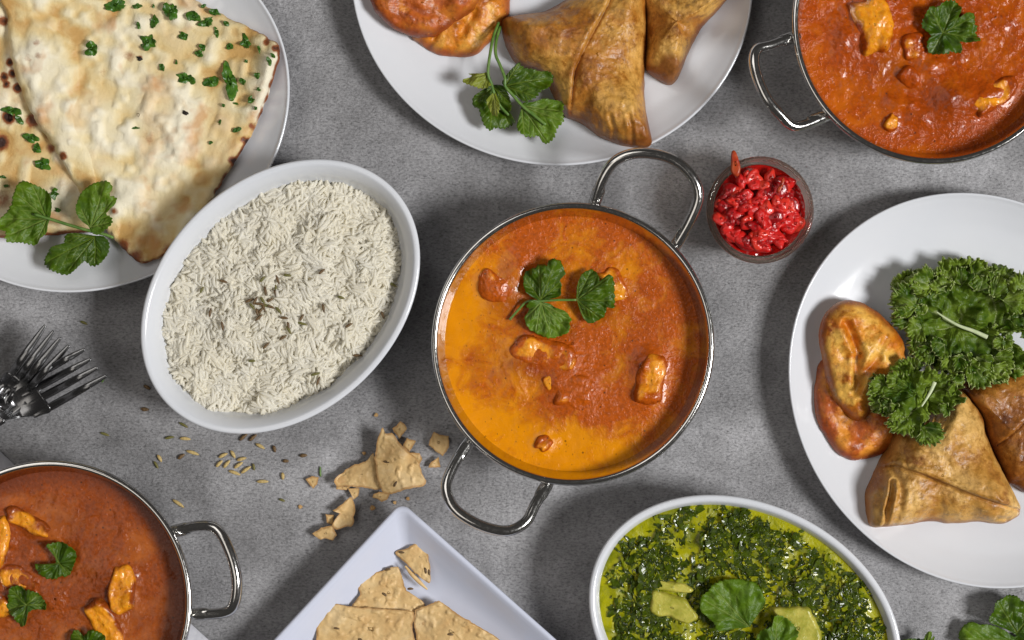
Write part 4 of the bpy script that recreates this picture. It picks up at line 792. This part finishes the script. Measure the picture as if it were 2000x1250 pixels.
# ------------------------------------------------------------------ papad
Z4 = lambda p: tr(p, 2.66, 500, 780)
def papad(label, pts, z, seed, warp=.002, name='papad_shard', cat='papad', seeds=(), group=None, zf=None, T=.0006, slope=(0, 0)):
    P = np.array(pts); c = P.mean(0); siz = np.ptp(P, axis=0).max()
    nr, nt = (40, 200) if siz > 60 else (14, 70)
    o = thing(name, label, cat, c[0], c[1], z, group)
    bs = lambda x, y: z + slope[0] * (x - c[0]) + slope[1] * (y - c[1]) + warp * .5 * (1 + fbm(x, y, max(30, siz * .5), 2, seed)) + (zf(x, y) if zf else 0)
    def hf(x, y, r, D):
        bl = np.clip(fbm(x, y, 11, 2, seed + 3), 0, 1) * (.0010 if siz > 110 else .0005)
        return T + (bl + .0004 * fbm(x, y, 25, 2, seed + 1)) * sst(0, 5, D)
    pillow('crisp', M['papad'], o, pts, hf, c, bs, nr, nt, z, {'edge': lambda x, y, r, D: sst(7, 0, D) * .8 + .25 + .25 * fbm(x, y, 50, 2, seed)}, en=(min(1.5, siz * .03), 7, seed), cl=0 if siz < 60 else 3)
    for sx, sy, sa in seeds:
        zz = float((bs(np.array([[sx]]), np.array([[sy]])) + hf(np.array([[sx]]), np.array([[sy]]), 0, np.array([[20.]])))[0, 0])
        v, f = seed_v(sx, sy, zz, 13, 5, -math.radians(sa)); mk('cumin_seed', v, f, M['seedd'], o)
    return o
def z4(x, y): return (x / 2.66 + 500, y / 2.66 + 780)
# square tray
def tray():
    ap = PX(784, 981, .026); e1 = PX(522.6, 1250, .026) - ap; e2 = PX(1101, 1250, .026) - ap
    d2 = (e2 / np.linalg.norm(e2))[:2]; d1 = (e1 / np.linalg.norm(e1))[:2]
    # make the corner square by sharing the small error
    a2 = math.atan2(d2[1], d2[0]); a1 = math.atan2(d1[1], d1[0]); mid = (a1 + (a2)) / 2 if a1 < a2 else (a1 + a2) / 2
    am = math.atan2(d1[1] + d2[1], d1[0] + d2[0]); u = np.array([math.cos(am - math.radians(45.5)), math.sin(am - math.radians(45.5))]); v = np.array([math.cos(am + math.radians(45.5)), math.sin(am + math.radians(45.5))])
    L = .235; c = ap[:2] + (u + v) * L / 2
    o = bpy.data.objects.new('square_tray', None); C.objects.link(o); o.location = (c[0], c[1], 0); o.empty_display_size = .01
    tag(o, 'white square tray with papad pieces, one corner pointing up, at the bottom edge', 'tray')
    prof = [(.1165, .0065), (.06, .0065), (.032, .0068), (.024, .0082), (.016, .0125), (.009, .0185), (.0045, .0238), (.0026, .0256), (.0012, .0262), (0, .0257), (-.0003, .0246), (.001, .0225), (.008, .012), (.018, .004), (.026, .0006), (.032, .0003), (.036, .002), (.1165, .002)]
    V = []; n = 0
    for d, z in prof:
        hs = L / 2 - d; rc = max(.0004, .006 - d * .12 if d < .04 else .001); rc = min(rc, hs * .9); ring = []
        for q, (sx, sy) in enumerate(((1, 1), (-1, 1), (-1, -1), (1, -1))):
            for k in range(7):
                a = math.radians(90 * q + 15 * k); ring.append(((hs - rc) * sx + rc * math.cos(a), (hs - rc) * sy + rc * math.sin(a)))
            nx = ((-1, 1), (-1, -1), (1, -1), (1, 1))[q]
            a0 = ring[-1]; b0 = ((hs - rc) * nx[0] + rc * math.cos(math.radians(90 * (q + 1))), (hs - rc) * nx[1] + rc * math.sin(math.radians(90 * (q + 1))))
            for k in range(1, 12): ring.append((a0[0] + (b0[0] - a0[0]) * k / 12, a0[1] + (b0[1] - a0[1]) * k / 12))
        n = len(ring); R = np.array(ring); V.append(np.stack([c[0] + R[:, 0] * u[0] + R[:, 1] * v[0], c[1] + R[:, 0] * u[1] + R[:, 1] * v[1], z + 0 * R[:, 0]], 1))
    mk('body', np.vstack(V), gridfaces(len(prof), n, 0, True, True), M['tray'], o)
tray()
papad('large blistered papad sheet at the lower left of the square tray', Z4([(320, 1070), (360, 1062), (420, 1060), (500, 1075), (600, 1080), (700, 1088), (800, 1095), (822, 1110), (815, 1180), (830, 1260), (850, 1400), (700, 1440), (320, 1420), (315, 1250)]), .0135, 61, .004, seeds=[z4(418, 1190) + (10,), z4(545, 1248) + (0,)])
papad('right-hand papad sheet in the square tray, sloping off the bottom edge', Z4([(824, 1104), (850, 1080), (900, 1065), (950, 1043), (1020, 1090), (1100, 1140), (1200, 1200), (1275, 1250), (1330, 1330), (1200, 1420), (860, 1420), (836, 1260), (822, 1180)]), .0125, 62, .004, seeds=[z4(1010, 1222) + (5,)])
papad('upper papad piece tucked behind the big sheet in the square tray', Z4([(735, 866), (750, 890), (762, 925), (780, 985), (800, 1000), (830, 1020), (876, 1060), (862, 1100), (800, 1120), (700, 1120), (560, 1110), (498, 1078), (520, 1040), (542, 1008), (530, 970), (560, 930), (620, 900), (690, 878)]), .0105, 63, .0035, seeds=[z4(668, 1015) + (35,), z4(802, 985) + (0,), z4(684, 884) + (-10,)])
papad('small pointed papad fragment with dark seeds near the top corner of the tray', Z4([(865, 703), (885, 720), (907, 745), (898, 770), (895, 800), (903, 850), (908, 900), (905, 955), (880, 940), (840, 910), (800, 870), (770, 840), (723, 795), (780, 775), (830, 745), (850, 718)]), .0125, 64, .003, seeds=[z4(758, 796) + (5,), z4(895, 784) + (-20,), z4(880, 890) + (80,), z4(898, 898) + (80,), z4(812, 903) + (10,)])
tube('papad_curl', M['papad'], None, pxpath(Z4([(775, 865), (810, 910), (850, 950), (890, 988)]), [.016, .0155, .014, .013]), [.0005, .0011, .0012, .0004], 8, .6); tag(C.objects[-1], 'thin curled papad sliver below the small pointed fragment', 'papad')
papad('pale triangular papad shard under the big upright one, on the table', Z4([(595, 293), (612, 280), (622, 330), (640, 380), (650, 455), (635, 466), (600, 462), (480, 448), (418, 448), (413, 410), (450, 380), (500, 345), (570, 320)]), .004, 65, .004, slope=(-.00002, 0))
papad('big upright wedge-shaped papad shard with dark seeds, on the table', Z4([(660, 146), (675, 175), (690, 172), (712, 175), (740, 210), (765, 240), (790, 268), (840, 310), (860, 370), (884, 440), (800, 462), (700, 490), (662, 482), (640, 440), (626, 380), (619, 280), (640, 190)]), .0085, 66, .005, seeds=[z4(678, 325) + (8,), z4(724, 440) + (-60,)])
crumbs = [([(420, 448), (490, 452), (470, 470), (418, 466)], .002, 'flat papad sliver at the left foot of the pale triangular shard'),
    ([(750, 114), (772, 128), (786, 150), (765, 178), (745, 202), (725, 175), (708, 150), (730, 135)], .003, 'square papad crumb above the big upright shard'),
    ([(785, 200), (832, 215), (815, 245), (798, 272), (770, 250), (764, 235)], .003, 'brown papad crumb right of the tip of the big upright shard'),
    ([(800, 275), (850, 280), (864, 310), (850, 342), (825, 320)], .002, 'papad crumb tucked against the right side of the big upright shard'),
    ([(925, 168), (960, 185), (1002, 190), (1002, 250), (970, 292), (925, 262), (897, 235), (905, 200)], .003, 'curved papad crumb nearest the centre pan'),
    ([(950, 298), (958, 352), (895, 354), (905, 328)], .002, 'small papad crumb just below the curved one beside the centre pan'),
    ([(326, 405), (320, 440), (298, 465), (275, 440), (257, 415), (290, 398)], .002, 'lone heart-shaped papad crumb left of the shards'),
    ([(480, 462), (540, 460), (532, 500), (508, 520)], .002, 'narrow papad crumb between the pale shard and the lower pieces'),
    ([(610, 492), (640, 480), (696, 490), (684, 518), (655, 532), (630, 515), (606, 510)], .002, 'papad crumb below the big upright shard'),
    ([(490, 508), (505, 530), (516, 570), (510, 610), (508, 652), (460, 664), (420, 674), (398, 652), (412, 620), (432, 590), (400, 576), (440, 550)], .005, 'ragged papad shard, largest of the lower group on the table'),
    ([(363, 596), (407, 600), (398, 652), (370, 640)], .002, 'small papad crumb left of the ragged shard'),
    ([(293, 697), (320, 680), (340, 665), (405, 650), (412, 680), (422, 705), (400, 732), (360, 722), (335, 726)], .004, 'triangular papad crumb lowest of the group, left of the tray')]
for i, (p, z, l) in enumerate(crumbs): papad(l, Z4(p), z, 70 + i, .0022, 'papad_crumb', 'papad crumb')
for i, (x, y, s_) in enumerate([(625, 80, 9), (605, 563, 12), (230, 558, 9), (562, 280, 8), (722, 536, 8), (790, 515, 8)]):
    x, y = z4(x, y); s_ = s_ * .45
    papad('tiny papad speck scattered on the table around the shards', [(x + s_ * math.cos(a) * (1 + .3 * math.sin(a * 3 + i)), y + s_ * math.sin(a)) for a in np.linspace(0, 6.28, 8)[:-1]], .0004, 90 + i, .0006, 'papad_crumb', 'papad crumb', group='tiny papad specks')

# ------------------------------------------------------------------ spinach curry
def palak():
    cx, cy, ang = 1453, 1223, math.radians(-26.6); A_, B_ = 301, 222
    o = thing('spinach_curry', 'green spinach and paneer curry in the oval dish', 'curry', cx, cy, .02)
    lv = .0375; th = np.linspace(0, 2 * np.pi, 241)[:-1]; ca, sa = math.cos(ang), -math.sin(ang)
    out = np.stack([cx + A_ * np.cos(th) * ca - B_ * np.sin(th) * sa, cy + A_ * np.cos(th) * sa + B_ * np.sin(th) * ca], 1)
    dens = lambda x, y: sst(1.0, .86, ell(cx, cy, A_, B_, ang, x, y) + .10 * fbm(x, y, 60, 3, 81)) * np.clip(.55 + 1.3 * fbm(x, y, 60, 3, 82), .05, 1)
    top = lambda x, y: .0022 * dens(x, y) + .0012 * fbm(x, y, 30, 3, 83) * sst(1, .9, ell(cx, cy, A_, B_, ang, x, y))
    pillow('sauce', M['palak'], o, out, lambda x, y, r, D: top(x, y) + .004, (cx, cy), lv - .004, 110, 240, lv, {'dark': lambda x, y, r, D: dens(x, y)}, cl=0, pw=1.1)
    rr = np.random.RandomState(9); g_ = 4; V = [[], []]; F = [[], []]; cnt = [0, 0]
    tri = 0
    while tri < 12500:
        q = rr.uniform() ** .5; p = rr.uniform(0, 6.283); x = cx + A_ * q * math.cos(p) * ca - B_ * q * math.sin(p) * sa; y = cy + A_ * q * math.cos(p) * sa + B_ * q * math.sin(p) * ca
        if y > 1345: continue
        if rr.uniform() > float(dens(np.array(x), np.array(y))): continue
        tri += 1; L = rr.uniform(2.4, 6.5) if tri % 6 else rr.uniform(7, 15); W = L * rr.uniform(.25, .6); yaw = rr.uniform(0, 6.283); m = 0 if rr.rand() < .78 else 1
        u, v = np.meshgrid(np.linspace(-1, 1, g_ + 1), np.linspace(-1, 1, g_))
        u = u.ravel(); v = v.ravel(); sh = np.sqrt(np.clip(1.15 - u ** 2 * .9, .05, 1)); px_ = u * L * (1 + .15 * np.sin(v * 3 + p)); py_ = v * W * sh + L * .25 * np.sin(u * 2 + yaw)
        X = x + px_ * math.cos(yaw) - py_ * math.sin(yaw); Y = y + px_ * math.sin(yaw) + py_ * math.cos(yaw)
        tl = rr.normal(0, .17, 2); Z = lv + float(top(np.array(x), np.array(y))) + rr.uniform(-.0005, .0009) + S * (px_ * tl[0] + py_ * tl[1]) + .0004 * np.sin(u * 3 + rr.uniform(0, 6)) * np.cos(v * 2.2 + rr.uniform(0, 6))
        V[m].append(PX(X, Y, Z)); k = cnt[m]
        nn = g_ + 1
        for a in range(g_ - 1):
            for b in range(g_): F[m].append((k + a * nn + b, k + a * nn + b + 1, k + (a + 1) * nn + b + 1, k + (a + 1) * nn + b))
        cnt[m] += nn * g_
    tag(mk('spinach_shreds', np.vstack(V[0]), F[0], M['spin'], o), kind='stuff'); tag(mk('spinach_shreds', np.vstack(V[1]), F[1], M['spin2'], o), kind='stuff')
    for i, (pts, T) in enumerate((([(462, 640), (448, 700), (448, 770), (500, 800), (560, 802), (640, 835), (690, 838), (735, 800), (700, 740), (660, 690), (590, 670), (520, 650)], .0040), ([(1175, 745), (1260, 738), (1385, 738), (1420, 790), (1445, 840), (1470, 935), (1400, 1000), (1290, 1010), (1230, 900), (1195, 800)], .0048), ([(480, 580), (560, 590), (650, 600), (710, 640), (680, 660), (560, 650), (470, 630)], .0034))):
        P = G_(pts); W = rnd(T, 9)
        pillow('paneer_cube', M['paneer'], o, P, lambda x, y, r, D: W(D) * (1 + .10 * fbm(x, y, 40, 2, i) + .002 * (x - P[0][0])), None, lv - .0004, 24, 90, lv, en=(1.5, 14, i))
palak()

# ------------------------------------------------------------------ glass bowl of relish
def relish():
    cx, cy, h = 1485, 410, .036; o = thing('glass_bowl', 'small clear glass bowl right of the centre pan, holding red relish', 'bowl', cx, cy)
    r = 105 * S * (1 - h / H)
    pr = [(.0003, .0045), (.012, .0045), (.0195, .0075), (.0245, .016), (.0272, .026), (r - .0028, .034), (r - .0020, h - .0003), (r - .0010, h), (r - .0002, h - .0008), (r, h - .002), (r - .0005, h - .004), (r - .0022, .025), (.0265, .015), (.021, .0055), (.017, .001), (.0155, .0003), (.014, .0008), (.0003, .0010)]
    P = cr(np.array(pr), False, 4)
    c = PX(cx, cy, h); ringlathe('bowl', M['glass'], o, cx, cy, h, [(max(a, .0002), max(a, .0002), z) for a, z in P], r, r, 0, 120)
    q = thing('relish', 'glossy red chopped relish heaped in the small glass bowl', 'relish', cx, cy, .01)
    th = np.linspace(0, 2 * np.pi, 97)[:-1]
    ra = .0262 / (S * (1 - .026 / H))
    out = np.stack([cx - 2 + ra * np.cos(th), cy + 1 + ra * np.sin(th)], 1)
    pillow('juice', M['juice'], q, out, lambda x, y, r_, D: .0010 * fbm(x, y, 20, 2, 91) + .001, (cx - 2, cy + 1), .0245, 20, 96, .025, cl=0)
    rr = np.random.RandomState(21); n = 0
    for i in range(110):
        p = rr.uniform(0, 6.283); rad = rr.uniform() ** .5 * 76; x = cx - 3 + rad * 1.05 * math.cos(p); y = cy + rad * math.sin(p) * 1.0
        if p < 1 or p > 5.9: 
            if rad > 74: continue
        w_ = rr.uniform(24, 42); h_ = rr.uniform(18, 32); a = rr.uniform(0, 3.14); z = .0260 + .0090 * (1 - (rad / 88) ** 2) * rr.uniform(.55, 1.0) + i * .00001
        pts = []
        for k in range(8):
            t_ = k / 8 * 2 * math.pi; kk = rr.uniform(.7, 1.15) * .5; u, v = w_ * kk * math.cos(t_), h_ * kk * math.sin(t_); pts.append((x + u * math.cos(a) - v * math.sin(a), y + u * math.sin(a) + v * math.cos(a)))
        T = rr.uniform(.0016, .0030); W = rnd(T, h_ * .45); tl = rr.normal(0, .00007, 2)
        pillow('relish_piece', M[('relish', 'relish', 'relish_lt', 'relish_dk')[i % 4]], q, pts, lambda X, Y, R, D: W(D) * (1 + .2 * fbm(X, Y, 14, 2, i)) + .0002, (x, y), lambda X, Y: z + tl[0] * (X - x) + tl[1] * (Y - y), 10, 40, z, en=(1.2, 12, i))
    for pts, m_ in (([(1428, 298), (1434, 294), (1440, 305), (1446, 330), (1440, 345), (1428, 338), (1427, 318)], 'onion'), ([(1528, 346), (1532, 352), (1528, 365), (1520, 378), (1516, 372), (1524, 358)], 'onion')):
        W = rnd(.0018, 5); pillow('onion_shred', M[m_], q, pts, lambda X, Y, R, D: W(D) + .0002, None, .0372 if m_ == 'onion' else .03, 8, 36, .036)
relish()

# ------------------------------------------------------------------ napkin and forks
def napkin():
    L1 = np.array([(-60, 826), (0, 880), (410, 1250), (470, 1304)], float); top = resample(L1, 60, False); V = []; 
    for k in range(12):
        q = k / 11; V.append(PX(top[:, 0] - 420 * q, top[:, 1] + 440 * q, .0016 + .0003 * fbm(top[:, 0], top[:, 1] + 400 * q, 90, 2, 3), 0))
    o = mk('napkin', np.vstack(V), gridfaces(12, 60, 0, False, True), M['cloth']); sm = o.modifiers.new('thickness', 'SOLIDIFY'); sm.thickness = .0009
    tag(o, 'white napkin under the bottom left pan, its straight edge showing at two places', 'napkin')
napkin()
def fork(label, body, roots, tips, handle, zb, seed):
    o = thing('fork', label, 'fork', body[0][0], body[0][1]); B0 = Z6s(body); c = np.array(B0).mean(0)
    hx = np.array(Z6s(handle)[0]); ax = c - hx; ln = np.hypot(*ax); ax = ax / ln
    def lz(x, y):
        u = ((x - hx[0]) * ax[0] + (y - hx[1]) * ax[1]) / ln; v = -(x - hx[0]) * ax[1] + (y - hx[1]) * ax[0]
        return zb + .0075 * (1 - sst(0, .75, u)) + .0050 * np.clip(u - .9, 0, 2) ** 2 + .0016 * np.clip(v / 22, -1.3, 1.3) ** 2
    pillow('head', M['fork'], o, B0, lambda x, y, r, D: .0004 + .0011 * sst(0, 3, D), c, lambda x, y: lz(x, y), 30, 160, zb, cl=8)
    R_, T_ = Z6s(roots), Z6s(tips)
    for (x0, y0), (x1, y1) in zip(R_, T_):
        pts = [(x0 + (x1 - x0) * q, y0 + (y1 - y0) * q) for q in np.linspace(-.3, 1, 8)]; z = [float(lz(np.array(a), np.array(b))) + .0009 for a, b in pts]
        tube('tine', M['fork'], o, pxpath(pts, z), [.0012, .0021, .0024, .0023, .0022, .0020, .0017, .0009], 10, .42)
    hp = Z6s(handle)
    tube('handle', M['fork'], o, pxpath(hp, [float(lz(np.array(a), np.array(b))) + .0006 for a, b in hp]), [.0030, .0024, .0022, .0030, .0045, .0045][:max(3, len(hp))], 12, .45)
    return o
def Z6s(p): return tr(p, 3.906, 0, 600)
fork('rear fork at the left edge, tines pointing up under the other fork', [(-60, 640), (-20, 580), (20, 540), (60, 500), (110, 500), (190, 560), (200, 620), (170, 700), (110, 760), (40, 800), (-20, 800), (-70, 730)],
     [(62, 540), (110, 575), (150, 615), (188, 655)], [(346, 138), (410, 182), (462, 232), (526, 292)], [(-10, 740), (-80, 860), (-200, 1040), (-420, 1360)], .004, 1)
fork('front fork at the left edge, its four tines pointing right', [(0, 820), (60, 770), (100, 690), (140, 590), (175, 545), (215, 530), (260, 560), (310, 630), (360, 700), (410, 760), (395, 800), (350, 815), (280, 830), (190, 836), (80, 856), (0, 892), (-20, 860)],
     [(228, 545), (285, 612), (335, 680), (385, 760)], [(648, 320), (692, 395), (745, 458), (812, 522)], [(20, 850), (-60, 905), (-200, 990), (-520, 1180)], .0095, 2)
